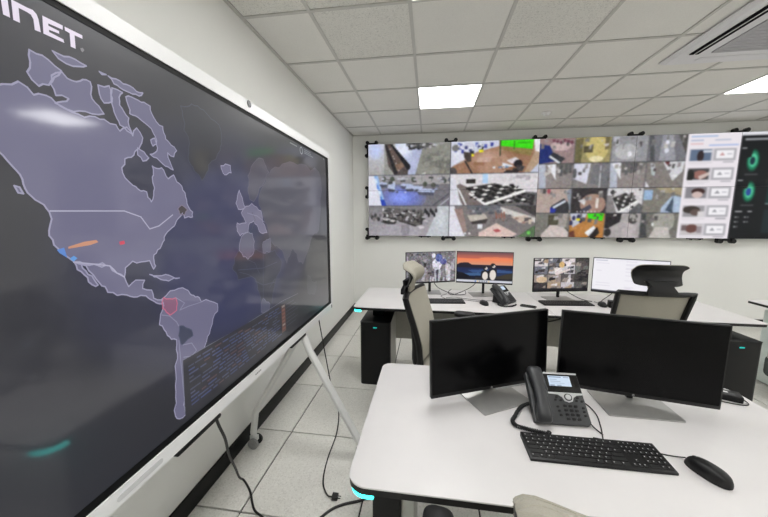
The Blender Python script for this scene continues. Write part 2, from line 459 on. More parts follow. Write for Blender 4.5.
# hall with a long table of chairs
cv.rect(0, 0, 1, 1, (150, 150, 146), b11)
cv.grad(0, 0, .2, 1, (202, 204, 222), (168, 166, 164), b11); cv.glow(.09, .22, .1, .3, (186, 200, 244), b11, .8)
cv.poly([(.33, 0), (.58, 0), (.74, .4), (.58, 1), (.45, 1)], (172, 178, 206), b11); cv.glow(.43, .2, .13, .35, (234, 238, 252), b11); cv.glow(.52, .6, .12, .35, (186, 192, 224), b11, .7)
cv.poly([(.66, .2), (1, 0), (1, 1), (.58, 1)], (136, 136, 128), b11); cv.glow(.84, .55, .2, .3, (108, 108, 102), b11, .8); cv.glow(.9, .9, .15, .2, (120, 118, 108), b11, .7)
cv.line(.66, 1, 1, .56, .05, (208, 208, 202), b11); cv.line(.7, .62, 1, .3, .02, (150, 150, 144), b11)
cv.poly([(.205, 0), (.285, 0), (.5, .72), (.49, 1), (.33, 1), (.25, .7)], (84, 76, 74), b11)
cv.poly([(.26, .12), (.31, .1), (.44, .66), (.35, .86)], (96, 82, 76), b11); cv.poly([(.33, .68), (.42, .6), (.45, .72), (.36, .9)], (134, 108, 92), b11)
for k in range(11):
    cv.ell(.295+.020*k, .06+.068*k, .013+.0012*k, .045+.006*k, (30, 30, 34), b11); cv.ell(.225+.0115*k, .08+.082*k, .012+.0014*k, .04+.004*k, (36, 34, 38), b11)
    cv.ell(.262+.012*k, .10+.075*k, .007, .025, rng.choice([(190, 186, 190), (120, 90, 80), (60, 54, 54)]), b11)
cv.poly([(.46, 0), (.74, 0), (.72, .12), (.63, .22), (.55, .1)], (74, 74, 74), b11)
for k in range(9): cv.ell(.48+.027*k, .05+.06*(k % 3), .015, .05, (40, 40, 42) if k % 2 else (110, 110, 112), b11)
# classroom with pale tables and a blue glow
cv.rect(0, 0, 1, 1, (116, 114, 124), b12); cv.grad(0, 0, 1, .3, (158, 156, 160), (132, 130, 134), b12)
cv.rect(.55, .0, 1, .3, (162, 158, 160), b12)
for k in range(6): cv.line(.3+.12*k, 0, .3+.12*k, .22, .02, (112, 112, 116), b12)
cv.glow(.42, .74, .3, .45, (112, 130, 232), b12, .85); cv.glow(.4, .72, .14, .2, (150, 170, 252), b12, .7)
cv.poly([(.62, .3), (1, .3), (1, 1), (.8, 1)], (112, 108, 112), b12, .5)
cv.poly([(0, 0), (.08, 0), (.2, .9), (.2, 1), (0, 1)], (220, 220, 232), b12); cv.poly([(.07, 0), (.12, 0), (.22, 1), (.18, 1)], (150, 180, 226), b12)
for k in range(4): cv.poly([(.08+.022*k, .1+.2*k), (.105+.022*k, .1+.2*k), (.12+.022*k, .24+.2*k), (.09+.022*k, .24+.2*k)], (96, 140, 216) if k % 2 else (206, 226, 244), b12)
cv.poly([(.15, .8), (.2, .8), (.23, 1), (.17, 1)], (40, 66, 170), b12)
for (x_, y_, w, h) in ((.26, .2, .08, .26), (.42, .26, .14, .1), (.48, .33, .2, .13), (.63, .42, .2, .16), (.16, .2, .08, .1)):
    cv.poly([(x_-.02, y_+h*.85), (x_+w*.9, y_+h), (x_+w*.88, y_+h+.1), (x_, y_+h+.08)], (78, 80, 96), b12)
    cv.poly([(x_, y_), (x_+w, y_+.04), (x_+w*.9, y_+h), (x_-.02, y_+h*.85)], (176, 186, 216), b12)
for (x_, y_) in ((.56, .14), (.93, .2), (.3, .12), (.7, .3), (.8, .33), (.2, .12)): cv.ell(x_, y_, .028, .08, (74, 78, 70), b12)
cv.line(.8, 1, 1, .6, .05, (80, 80, 88), b12); cv.line(.88, 1, 1, .75, .04, (176, 176, 186), b12)
# room with dark shelving and a screen
cv.rect(0, 0, 1, 1, (152, 148, 154), b13); cv.grad(0, 0, .85, .3, (120, 118, 120), (140, 136, 140), b13); cv.glow(.5, .85, .4, .3, (172, 166, 174), b13, .7)
cv.poly([(.2, .06), (.68, .14), (.66, .62), (.58, .68), (.2, .32)], (100, 96, 96), b13)
for k in range(60):
    t = rng.random(); x_, y_ = .18+.52*t, .08+.1*t+rng.random()*.34
    cv.rect(x_, y_, x_+rng.uniform(.012, .035), y_+rng.uniform(.03, .08), rng.choice([(44, 44, 46), (66, 64, 64), (190, 188, 190), (120, 116, 116), (36, 34, 36)]), b13)
cv.line(.2, .34, .6, .66, .05, (52, 50, 50), b13); cv.line(.66, .3, .66, .62, .08, (60, 58, 58), b13)
cv.poly([(.18, .44), (.36, .52), (.32, .66), (.16, .54)], (50, 48, 48), b13); cv.poly([(.19, .4), (.34, .48), (.32, .54), (.18, .46)], (208, 204, 202), b13)
for k in range(7): cv.ell(.03+.02*k, .32+.06*(k % 3), .02, .07, (58, 56, 58) if k % 2 else (110, 106, 108), b13)
cv.poly([(.86, 0), (1, 0), (1, 1), (.72, 1), (.8, .5)], (188, 192, 198), b13); cv.glow(.9, .5, .08, .4, (204, 208, 214), b13, .7); cv.ell(.66, .7, .04, .05, (206, 204, 208), b13)
for k in range(7): cv.ell(.71+.022*k, .16+.07*(k % 3), .014, .07, (36, 36, 40), b13)
# wooden-floored studio with a green backdrop
cv.rect(0, 0, 1, 1, (150, 112, 88), b21)
cv.glow(.5, .6, .28, .4, (186, 152, 134), b21, .85); cv.glow(.42, .5, .1, .2, (202, 172, 158), b21, .6); cv.glow(.72, .4, .15, .15, (132, 96, 66), b21, .6)
cv.poly([(0, 0), (.55, 0), (.55, .18), (.3, .34), (.1, .66), (0, .8)], (204, 206, 222), b21); cv.glow(.1, .4, .1, .3, (226, 226, 236), b21, .7)
cv.poly([(.56, 0), (.93, 0), (.92, .3), (.57, .18)], (62, 216, 24), b21); cv.poly([(.57, .2), (.92, .32), (.9, .5), (.6, .3)], (136, 120, 72), b21)
cv.poly([(.93, 0), (1, 0), (1, .4), (.95, .4)], (228, 226, 230), b21); cv.poly([(.95, .35), (1, .4), (1, 1), (.84, 1)], (178, 152, 128), b21); cv.poly([(.9, 1), (1, .7), (1, 1)], (190, 196, 214), b21)
for (x_, y_) in ((.1, .1), (.18, .18), (.23, .26), (.33, .17), (.4, .15), (.47, .11), (.06, .26), (.14, .3), (.3, .1)): cv.rect(x_-.016, y_-.04, x_+.016, y_+.07, rng.choice([(52, 62, 146), (80, 88, 170), (60, 64, 110)]), b21)
cv.ell(.06, .2, .045, .1, (116, 116, 116), b21)
for (x_, y_) in ((.245, .42), (.35, .3)): cv.poly([(x_-.03, y_-.03), (x_+.02, y_-.06), (x_+.03, y_+.04), (x_-.02, y_+.06)], (228, 218, 44), b21); cv.rect(x_-.02, y_-.12, x_+.025, y_-.03, (44, 44, 50), b21)
cv.poly([(.15, .32), (.24, .36), (.24, .62), (.2, .64), (.16, .5)], (70, 62, 58), b21); cv.line(.17, .6, .26, 1, .05, (40, 34, 32), b21); cv.ell(.03, .95, .05, .16, (70, 66, 66), b21)
cv.line(.565, 0, .565, .48, .04, (46, 66, 44), b21); cv.line(.72, .05, .72, .3, .03, (40, 120, 30), b21); cv.rect(.75, .09, .9, .11, (40, 150, 24), b21)
cv.poly([(.48, .82), (.6, .68), (.72, .78), (.6, .96)], (222, 226, 234), b21)
for (x_, y_) in ((.57, .78), (.6, .84), (.55, .83), (.63, .8)): cv.rect(x_-.015, y_-.03, x_+.015, y_+.03, (62, 100, 156), b21)
cv.poly([(.5, .95), (.6, .97), (.7, .84), (.84, .86), (.76, 1), (.52, 1)], (50, 42, 42), b21); cv.poly([(.64, .62), (.74, .52), (.8, .64), (.7, .72)], (216, 208, 212), b21); cv.ell(.77, .72, .05, .12, (34, 32, 36), b21); cv.poly([(.76, .76), (.85, .8), (.82, .96), (.76, .92)], (66, 62, 64), b21)
# meeting room with a long grid of white tables and black chairs
cv.rect(0, 0, 1, 1, (214, 210, 214), b22)
cv.poly([(.04, .4), (.12, .3), (.2, .4), (.42, 1), (.16, 1)], (116, 106, 104), b22); cv.poly([(0, .1), (.06, .1), (.14, 1), (0, 1)], (214, 214, 224), b22)
cv.line(.1, .45, .2, 1, .05, (220, 220, 222), b22)
cv.poly([(.4, 1), (.87, .58), (1, .62), (1, 1)], (104, 102, 102), b22); cv.poly([(.78, .9), (.86, .62), (.98, .68), (.96, .95)], (50, 48, 50), b22)
cv.rect(.19, .16, .3, .3, (44, 42, 40), b22); cv.rect(.38, 0, .44, .3, (176, 206, 236), b22)
cv.poly([(.18, .42), (.52, .3), (.86, .52), (.45, .98)], (70, 68, 68), b22)
for a in range(5):
    for k in range(7):
        x_, y_ = .22+.055*a+.082*k, .46+.115*a-.03*k+.02*k*k*.12
        if x_ < .86 and y_ < .93: cv.ell(x_, y_, .028, .035, (232, 230, 228) if (k+a) % 2 else (26, 24, 26), b22); cv.ell(x_+.02, y_+.05, .024, .03, (22, 22, 24), b22)
cv.line(.4, .98, .87, .55, .09, (236, 234, 232), b22); cv.line(.23, .62, .42, .98, .06, (230, 228, 228), b22)
# room of wooden tables
cv.rect(0, 0, 1, 1, (122, 116, 116), b23); cv.poly([(0, 0), (.06, 0), (.2, 1), (0, 1)], (218, 216, 226), b23)
cv.poly([(.06, .1), (.16, .1), (.22, .8), (.18, .9)], (150, 128, 122), b23)
cv.poly([(.2, .0), (.6, .0), (.6, .12), (.25, .3)], (104, 106, 112), b23); cv.poly([(.6, .05), (1, .4), (1, .55), (.6, .22)], (206, 202, 198), b23)
cv.poly([(.75, 0), (1, 0), (1, .35)], (64, 62, 62), b23)
cv.poly([(.22, .32), (.42, .26), (.46, .42), (.26, .52)], (186, 178, 168), b23); cv.poly([(.26, .52), (.46, .42), (.44, .56), (.28, .6)], (60, 56, 56), b23)
for k in range(4): cv.line(.55+.03*k, .2, .56+.03*k, .42, .04, (150, 96, 80), b23)
cv.poly([(.72, .36), (.9, .32), (.98, .5), (.84, .56)], (196, 178, 164), b23)
cv.poly([(.36, .86), (.56, .56), (.8, .9), (.74, 1), (.36, 1)], (214, 190, 182), b23); cv.poly([(.52, .78), (.58, .74), (.62, .82), (.56, .86)], (170, 80, 84), b23)
cv.rect(.34, .6, .4, .74, (220, 222, 226), b23); cv.poly([(.8, 1), (.97, .66), (1, .64), (1, 1)], (86, 108, 80), b23); cv.ell(.93, .86, .02, .06, (110, 200, 90), b23)
for k in range(5): cv.ell(.05+.05*k, .9, .012, .03, (236, 236, 240), b23)
# sixteen small feeds
MX0, MX1 = 0.4, 0.700
def small(c, r): return (MX0+(MX1-MX0)*c/4, r/4, MX0+(MX1-MX0)*(c+1)/4, (r+1)/4)
def corridor(b, wall, flr, vx=.5, w=.3):
    cv.rect(0, 0, 1, 1, wall, b)
    cv.poly([(vx-.05, .2), (vx+.08, .2), (vx+w+.3, 1), (vx-w, 1)], flr, b)
    cv.line(vx-.05, .2, vx-w, 1, .05, tuple(v*.6 for v in wall), b); cv.line(vx+.08, .2, vx+w+.3, 1, .05, tuple(v*.7 for v in wall), b)
b = small(0, 0); cv.rect(0, 0, 1, 1, (150, 128, 128), b); cv.poly([(0, .2), (.3, .3), (.5, .9), (0, 1)], (34, 48, 110), b)
cv.poly([(.25, .75), (.4, .55), (.75, .8), (.6, 1)], (52, 52, 58), b); cv.line(.3, .7, .6, .98, .08, (214, 220, 224), b); cv.ell(.6, .3, .3, .2, (196, 172, 172), b)
for k in range(6): cv.ell(.4+.1*k, .1+.04*(k % 3), .05, .07, (104, 60, 76), b)
b = small(1, 0); cv.rect(0, 0, 1, 1, (150, 140, 96), b); cv.ell(.6, .45, .32, .5, (196, 180, 116), b); cv.poly([(.0, .1), (.22, 0), (.2, 1), (0, 1)], (104, 98, 66), b)
cv.rect(.25, .35, .5, .6, (84, 78, 58), b); cv.rect(.82, .0, .95, .5, (110, 100, 70), b); cv.ell(.6, .85, .2, .12, (224, 214, 170), b)
b = small(2, 0); cv.rect(0, 0, 1, 1, (146, 146, 150), b); cv.ell(.4, .6, .3, .3, (178, 178, 180), b); cv.ell(.5, .7, .06, .1, (226, 226, 232), b); cv.rect(.05, .02, .2, .35, (184, 184, 192), b)
b = small(3, 0); cv.rect(0, 0, 1, 1, (116, 116, 122), b); cv.poly([(.35, 0), (.6, 0), (.75, 1), (.3, 1)], (152, 152, 160), b); cv.ell(.48, .3, .05, .09, (224, 224, 236), b); cv.ell(.48, .6, .06, .1, (220, 220, 232), b)
cv.poly([(.0, 0), (.12, 0), (.2, 1), (.08, 1)], (78, 80, 84), b); cv.poly([(.75, 0), (1, 0), (1, .8)], (78, 76, 74), b)
for (c, vx) in ((0, .5), (2, .3)):
    b = small(c, 1); cv.rect(0, 0, 1, 1, (138, 130, 128), b); cv.poly([(0, 0), (.2, 0), (.25, 1), (.05, 1)], (176, 180, 194), b)
    cv.poly([(vx-.25, .05), (vx, .0), (vx+.02, .66)], (226, 226, 232), b); cv.poly([(vx, 0), (1, 0), (.85, .4), (vx+.03, .4)], (104, 100, 98), b)
    for k in range(3): cv.rect(vx+.12+.13*k, .05, vx+.2+.13*k, .5-.06*k, (84, 84, 86), b)
b = small(1, 1); cv.rect(0, 0, 1, 1, (126, 122, 120), b); cv.poly([(0, .0), (.48, 0), (.4, .82), (0, .6)], (208, 208, 222), b); cv.poly([(.5, .1), (1, 0), (1, 1), (.5, .8)], (112, 112, 116), b); cv.rect(.74, .1, .78, 1, (190, 190, 194), b); cv.ell(.05, .4, .05, .2, (90, 90, 94), b)
b = small(3, 1); cv.rect(0, 0, 1, 1, (128, 122, 118), b); cv.poly([(.42, 0), (1, 0), (.95, .4), (.72, .76)], (206, 206, 210), b); cv.poly([(.45, 0), (.6, 0), (.58, .2)], (96, 48, 56), b); cv.poly([(.1, .05), (.22, .1), (.25, .55), (.15, .5)], (178, 186, 188), b); cv.poly([(0, .7), (.15, 1), (0, 1)], (214, 214, 218), b)
b = small(0, 2); cv.rect(0, 0, 1, 1, (176, 158, 150), b); cv.poly([(.45, .7), (.8, .4), (1, .7), (.95, 1), (.45, 1)], (54, 54, 60), b); cv.poly([(.42, .75), (.6, .85), (.55, 1), (.42, 1)], (40, 50, 150), b); cv.line(.5, .78, .85, .5, .09, (206, 214, 226), b); cv.ell(.35, .1, .05, .12, (160, 80, 90), b); cv.poly([(.85, .1), (1, 0), (1, 1)], (136, 144, 156), b)
b = small(1, 2); cv.rect(0, 0, 1, 1, (52, 48, 50), b); cv.ell(.62, .65, .36, .42, (160, 130, 116), b); cv.rect(.7, .4, .78, .8, (222, 214, 206), b); cv.poly([(.2, .5), (.42, .4), (.4, .7)], (206, 204, 206), b); cv.poly([(.3, .85), (.55, .65), (.6, .8), (.4, 1)], (70, 70, 84), b)
for k in range(6): cv.ell(.2+.1*k, .94, .02, .03, (220, 220, 230), b)
b = small(2, 2); cv.rect(0, 0, 1, 1, (206, 204, 206), b); cv.poly([(0, .3), (.12, .3), (.3, 1), (0, 1)], (130, 126, 126), b); cv.poly([(.15, .4), (.5, .2), (.85, .5), (.38, 1)], (60, 58, 58), b)
for a in range(4):
    for k in range(5): cv.ell(.22+.07*a+.1*k, .46+.13*a-.03*k, .035, .045, (232, 230, 228) if (a+k) % 2 else (22, 22, 24), b)
cv.line(.35, .98, .86, .52, .08, (234, 232, 230), b); cv.ell(.15, .18, .06, .1, (50, 48, 50), b); cv.poly([(.6, 1), (.9, .6), (1, .7), (1, 1)], (92, 92, 94), b)
b = small(3, 2); cv.rect(0, 0, 1, 1, (126, 122, 114), b); cv.rect(0, .1, .25, .5, (150, 176, 206), b); cv.poly([(.5, .8), (.78, .3), (1, .4), (1, 1), (.5, 1)], (168, 184, 206), b); cv.poly([(.62, .9), (.8, .35), (.82, 1)], (66, 80, 96), b); cv.poly([(.3, 0), (1, 0), (1, .3), (.5, .2)], (158, 146, 118), b)
b = small(0, 3); corridor(b, (120, 118, 112), (198, 186, 182), .55, .3); cv.rect(.38, .08, .68, .5, (78, 74, 60), b); cv.poly([(.68, 0), (.95, 0), (.9, .6), (.68, .55)], (156, 150, 144), b); cv.poly([(.2, .9), (.4, .55), (.85, .6), (.95, 1), (.2, 1)], (200, 188, 184), b)
b = small(1, 3); cv.rect(0, 0, 1, 1, (180, 124, 66), b); cv.poly([(.5, 0), (.96, 0), (.93, .32), (.52, .2)], (56, 214, 20), b); cv.poly([(0, 0), (.5, 0), (.4, .3), (.1, .6)], (190, 194, 206), b)
for (x_, y_) in ((.12, .2), (.25, .15), (.05, .4), (.32, .3)): cv.ell(x_, y_, .05, .1, (44, 44, 80), b)
cv.ell(.25, .26, .06, .06, (226, 216, 60), b); cv.poly([(.45, .8), (.7, .5), (.76, .6), (.6, .96)], (232, 232, 236), b); cv.poly([(.55, 1), (.8, .55), (.88, .8), (.75, 1)], (34, 28, 28), b); cv.poly([(0, .8), (.15, .7), (.2, 1), (0, 1)], (100, 58, 44), b)
b = small(2, 3); cv.rect(0, 0, 1, 1, (168, 162, 162), b); cv.poly([(0, 0), (.46, 0), (.42, .35), (.1, .62), (0, .6)], (40, 38, 40), b); cv.ell(.1, .78, .1, .16, (44, 42, 42), b); cv.ell(.78, .22, .14, .22, (70, 68, 68), b); cv.poly([(.5, .3), (.9, .5), (.9, 1), (.5, 1)], (182, 174, 176), b)
b = small(3, 3); cv.rect(0, 0, 1, 1, (112, 110, 104), b); cv.ell(.6, .3, .3, .5, (158, 156, 148), b); cv.poly([(.25, 1), (.4, .55), (.75, .55), (.85, 1)], (192, 186, 182), b); cv.poly([(0, 0), (.12, 0), (.2, 1), (0, 1)], (70, 72, 72), b); cv.ell(.33, .45, .03, .07, (230, 230, 228), b)
def clutter(b, n, x0, y0, x1, y1, pal, sz=(.03, .09)):
    for k in range(n):
        x, y = rng.uniform(x0, x1), rng.uniform(y0, y1); w_, h_ = rng.uniform(*sz), rng.uniform(*sz)*1.6; q = rng.uniform(-.02, .02)
        cv.poly([(x, y), (x+w_, y+q), (x+w_*.9, y+h_), (x-.01, y+h_-q)], rng.choice(pal), b)
GREYS = [(52, 50, 52), (88, 86, 88), (132, 130, 132), (186, 184, 190), (70, 68, 70)]
clutter(b11, 16, .5, .0, .8, .14, GREYS, (.02, .05)); clutter(b11, 14, .62, .4, .98, .8, [(120, 120, 112), (142, 142, 134), (112, 112, 106)], (.06, .16))
clutter(b12, 20, .16, .06, .98, .2, [(90, 90, 98), (164, 164, 172), (70, 72, 70), (190, 192, 204)], (.02, .06)); clutter(b12, 12, .3, .3, .85, .55, [(196, 204, 226), (70, 76, 96), (140, 150, 186)], (.015, .04))
clutter(b13, 34, .16, .06, .72, .52, GREYS + [(210, 208, 214)], (.015, .05)); clutter(b13, 8, .1, .6, .6, .9, [(164, 160, 168), (140, 136, 144)], (.08, .2))
clutter(b21, 12, .02, .04, .5, .22, [(54, 64, 140), (190, 194, 212), (90, 92, 100), (228, 228, 236)], (.02, .04)); clutter(b21, 8, .25, .5, .6, .9, [(170, 134, 112), (146, 106, 80), (190, 160, 146)], (.06, .14)); clutter(b21, 7, .54, .74, .66, .86, [(60, 100, 150), (236, 236, 240), (90, 120, 150)], (.015, .03))
clutter(b22, 26, .24, .36, .8, .82, [(26, 24, 26), (236, 234, 232), (60, 58, 58)], (.015, .035)); clutter(b22, 8, .66, .05, .95, .16, [(196, 192, 196), (176, 170, 176)], (.03, .08)); clutter(b22, 10, .78, .62, .98, .95, [(40, 38, 40), (120, 116, 118), (84, 82, 84)], (.02, .05))
clutter(b23, 12, .2, .06, .6, .26, [(86, 88, 96), (150, 148, 152), (120, 112, 112)], (.03, .07)); clutter(b23, 10, .5, .24, .7, .5, [(146, 96, 80), (108, 102, 102), (90, 84, 86)], (.012, .04)); clutter(b23, 8, .74, .34, .95, .56, [(214, 198, 184), (150, 120, 110), (90, 84, 84)], (.02, .05))
for c in range(4):
    for r_ in range(4):
        lum = (160, 156, 154) if (c+r_) % 2 else (120, 116, 116)
        clutter(small(c, r_), 7, .02, .02, .9, .35, [lum, tuple(int(v*.7) for v in lum), tuple(int(v*1.2) for v in lum)], (.03, .12))
for c in range(1, 4): cv.rect(MX0+(MX1-MX0)*c/4-.0006, 0, MX0+(MX1-MX0)*c/4+.0006, 1, (90, 90, 94))
for r_ in range(1, 4): cv.rect(MX0, r_/4-.003, MX1, r_/4+.003, (70, 70, 74))
cv.rect(.1993, 0, .2007, 1, (70, 70, 76)); cv.rect(0, 1/3-.004, .4, 1/3+.004, (84, 84, 92)); cv.rect(0, 2/3-.004, .4, 2/3+.004, (84, 84, 92))
for q, am in ((7, 4), (3, 5), (2, 5)): cv.mottle(am, q)
cv.noise(6)
# pale alert list with five photo cards
wb = (0.700, 0, 0.8012, 1)
cv.rect(0, 0, 1, 1, (232, 226, 232), wb)
cv.rect(.06, .025, .55, .035, (120, 160, 214), wb); cv.rect(.06, .06, .3, .07, (170, 180, 206), wb); cv.rect(.5, .06, .8, .07, (180, 186, 206), wb); cv.rect(.06, .095, .3, .102, (214, 160, 160), wb); cv.rect(.4, .11, .95, .118, (160, 180, 226), wb)
for k in range(5):
    y0 = .14+.178*k
    cv.rect(.05, y0, .9, y0+.118, (206, 202, 208), wb)
    cv.rect(.07, y0+.008, .47, y0+.112, (110, 108, 112), wb)
    tb = (wb[0]+(wb[2]-wb[0])*.07, y0+.008, wb[0]+(wb[2]-wb[0])*.47, y0+.112)
    if k == 0: cv.rect(0, 0, 1, 1, (96, 112, 136), tb); cv.ell(.5, .6, .16, .5, (50, 40, 44), tb); cv.rect(.6, .1, 1, .3, (200, 206, 216), tb)
    if k == 1: cv.rect(0, 0, 1, 1, (72, 70, 72), tb); cv.ell(.6, .55, .34, .4, (150, 104, 96), tb); cv.poly([(.5, .7), (1, .3), (1, .6), (.6, 1)], (204, 186, 180), tb); cv.ell(.12, .6, .2, .5, (36, 36, 34), tb)
    if k == 2: cv.rect(0, 0, 1, 1, (134, 132, 138), tb); cv.ell(.6, .4, .32, .3, (58, 36, 34), tb); cv.ell(.58, .7, .26, .3, (204, 182, 178), tb)
    if k == 3: cv.rect(0, 0, 1, 1, (150, 148, 152), tb); cv.ell(.38, .35, .42, .34, (60, 54, 50), tb); cv.ell(.6, .6, .26, .3, (96, 80, 76), tb); cv.rect(.7, .5, 1, 1, (214, 210, 212), tb)
    if k == 4: cv.rect(0, 0, 1, 1, (196, 190, 192), tb); cv.ell(.5, .4, .3, .4, (104, 70, 66), tb); cv.rect(0, .1, .25, .6, (110, 96, 98), tb); cv.rect(.75, .2, 1, .8, (150, 140, 146), tb)
    cv.rect(.52, y0+.004, .92, y0+.115, (172, 170, 176), wb); cv.rect(.56, y0+.022, .88, y0+.095, (240, 238, 242), wb)
    cv.poly([(.62, y0+.07), (.67, y0+.04), (.72, y0+.07)], (196, 150, 150) if k == 0 else (150, 150, 156), wb); cv.rect(.76, y0+.052, .85, y0+.062, (190, 188, 196), wb)
    cv.rect(.06, y0+.13, .5, y0+.136, (206, 202, 206), wb); cv.rect(.7, y0+.126, .9, y0+.134, (150, 148, 156), wb); cv.rect(.08, y0+.146, .4, y0+.151, (210, 206, 212), wb)
# dark dashboard with green dials
db = (0.8012, 0, 1.0, 1)
cv.rect(0, 0, 1, 1, (20, 22, 25), db); cv.rect(0, 0, 1, .035, (222, 222, 228), db)
cv.rect(.03, .06, .32, .078, (150, 152, 156), db); cv.rect(.015, .14, .065, .152, (170, 172, 174), db); cv.rect(.015, .435, .065, .447, (170, 172, 174), db)
for (cx, cy) in ((.13, .26), (.135, .55)):
    cv.ell(cx, cy, .062, .105, (14, 66, 50), db); cv.ell(cx, cy, .05, .085, (32, 124, 92), db); cv.ell(cx, cy, .038, .062, (80, 190, 146), db)
    cv.ell(cx-.004, cy+.004, .024, .036, (16, 46, 60) if cy < .5 else (40, 70, 150), db); cv.poly([(cx-.07, cy-.13), (cx-.005, cy-.13), (cx-.02, cy-.03), (cx-.07, cy-.02)], (20, 22, 25), db)
    cv.rect(cx-.06, cy+.125, cx+.06, cy+.133, (120, 122, 124), db)
cv.rect(.03, .73, .1, .742, (190, 192, 194), db); cv.rect(.15, .73, .19, .742, (190, 192, 194), db)
for r_ in range(3):
    for c in range(2 if r_ < 2 else 1): cv.rect(.035+.09*c, .785+.045*r_, .055+.09*c, .8+.045*r_, (140, 142, 144), db); cv.rect(.065+.09*c, .785+.045*r_, .075+.09*c, .8+.045*r_, (140, 142, 144), db)
cv.rect(.3, .3, .5, .66, (22, 54, 50), db); cv.rect(.3, .66, .6, .672, (130, 150, 150), db)
cv.rect(.3, .72, .9, .94, (26, 40, 44), db); cv.ell(.62, .45, .12, .2, (30, 96, 80), db); cv.ell(.62, .45, .07, .12, (20, 22, 25), db)
img = cv.a.reshape(134, SS, 600, SS, 3).mean((1, 3)); cv2 = Canvas(600, 134); cv2.a = img; cv2.blur(1)
WALLPIC = cv2.linear()

# ------------------------------------------------------------------ video wall panels, each a display of its own
VX0, PW, VT, VB = 0.262, 1.1982, 2.543, 1.202
PH = (VT-VB)/2
VL = {(0, 0): 'upper left video wall screen showing a hall with a long table', (1, 0): 'upper video wall screen showing a studio with green backdrop',
      (2, 0): 'upper video wall screen of small corridor feeds beside the green backdrop', (3, 0): 'upper video wall screen with grey feeds and the top of the white alert list',
      (4, 0): 'upper right dark dashboard screen with a green dial', (0, 1): 'lower left video wall screen showing a blue lit classroom above shelving',
      (1, 1): 'lower video wall screen showing white meeting tables and wooden tables', (2, 1): 'lower video wall screen of small feeds including a little green backdrop',
      (3, 1): 'lower video wall screen with grey feeds and the bottom of the white alert list', (4, 1): 'lower right dark dashboard screen with small white figures'}
def clip(M_, g=1.0):
    """rubber-booted bracket: two knobs on a sagging bar, standing past the screen edge"""
    c = MB(); c.M = M_ @ Matrix.Scale(g, 4)
    c.tube([(-0.068, -0.06, 0.030), (-0.035, -0.06, 0.017), (0.035, -0.06, 0.017), (0.068, -0.06, 0.030)], 0.014, 8, smooth=3)
    for s in (-1, 1):
        c.disc((s*0.066, -0.092, 0.030), 0.026, 0.05, 'y', 14)
        c.box(s*0.066-0.014, s*0.066+0.014, -0.08, -0.03, -0.012, 0.03)
    return c
for k in range(5):
    for r_ in range(2):
        zb = VT-PH*(r_+1)
        p = empty('video_wall_screen', VL[(k, r_)], 'screen', (VX0+PW*(k+0.5), 0, zb), 0, 'screens of the video wall')
        MB().box(-PW/2+0.0006, PW/2-0.0006, -0.098, -0.028, 0.0006, PH-0.0006).build('housing', BLACKS, p, bevel=0.002)
        MB().box(-0.3, 0.3, -0.029, 0.0, 0.12, PH-0.12).build('wall_mount', BLACKS, p, bevel=0.003)
        sub = WALLPIC[r_*67:(r_+1)*67, k*120:(k+1)*120]
        e_ = 0.0016
        picture('picture', sub, lambda u, v: (-PW/2+e_+u*(PW-2*e_), -0.0985, PH-e_-v*(PH-2*e_)), FEEDM, p)
        T = Matrix.Translation
        top = r_ == 0
        zc = PH if top else 0.0
        flip = Matrix.Identity(4) if top else Matrix.Rotation(math.pi, 4, 'Y')
        xs = [-PW/2] + ([PW/2] if k == 4 else [])
        for x_ in xs: clip(T((x_ + (0.05 if k == 0 else 0), 0, zc)) @ flip, 1.0 if top else 1.15).build('mounting_clip', BLACKP, p)
        if k == 0:
            clip(T((-PW/2, 0, PH-0.09 if top else 0.03)) @ Matrix.Rotation(-math.pi/2, 4, 'Y')).build('mounting_clip', BLACKP, p)
            if not top: clip(T((-PW/2, 0, PH-0.02)) @ Matrix.Rotation(-math.pi/2, 4, 'Y')).build('mounting_clip', BLACKP, p)
        if not top:
            f = MB(); f.box(0.16, 0.34, -0.075, -0.04, -0.014, 0.004); f.disc((0.2, -0.08, -0.012), 0.012, 0.03, 'y'); f.disc((0.3, -0.08, -0.012), 0.012, 0.03, 'y')
            f.build('foot_bracket', BLACKP, p)


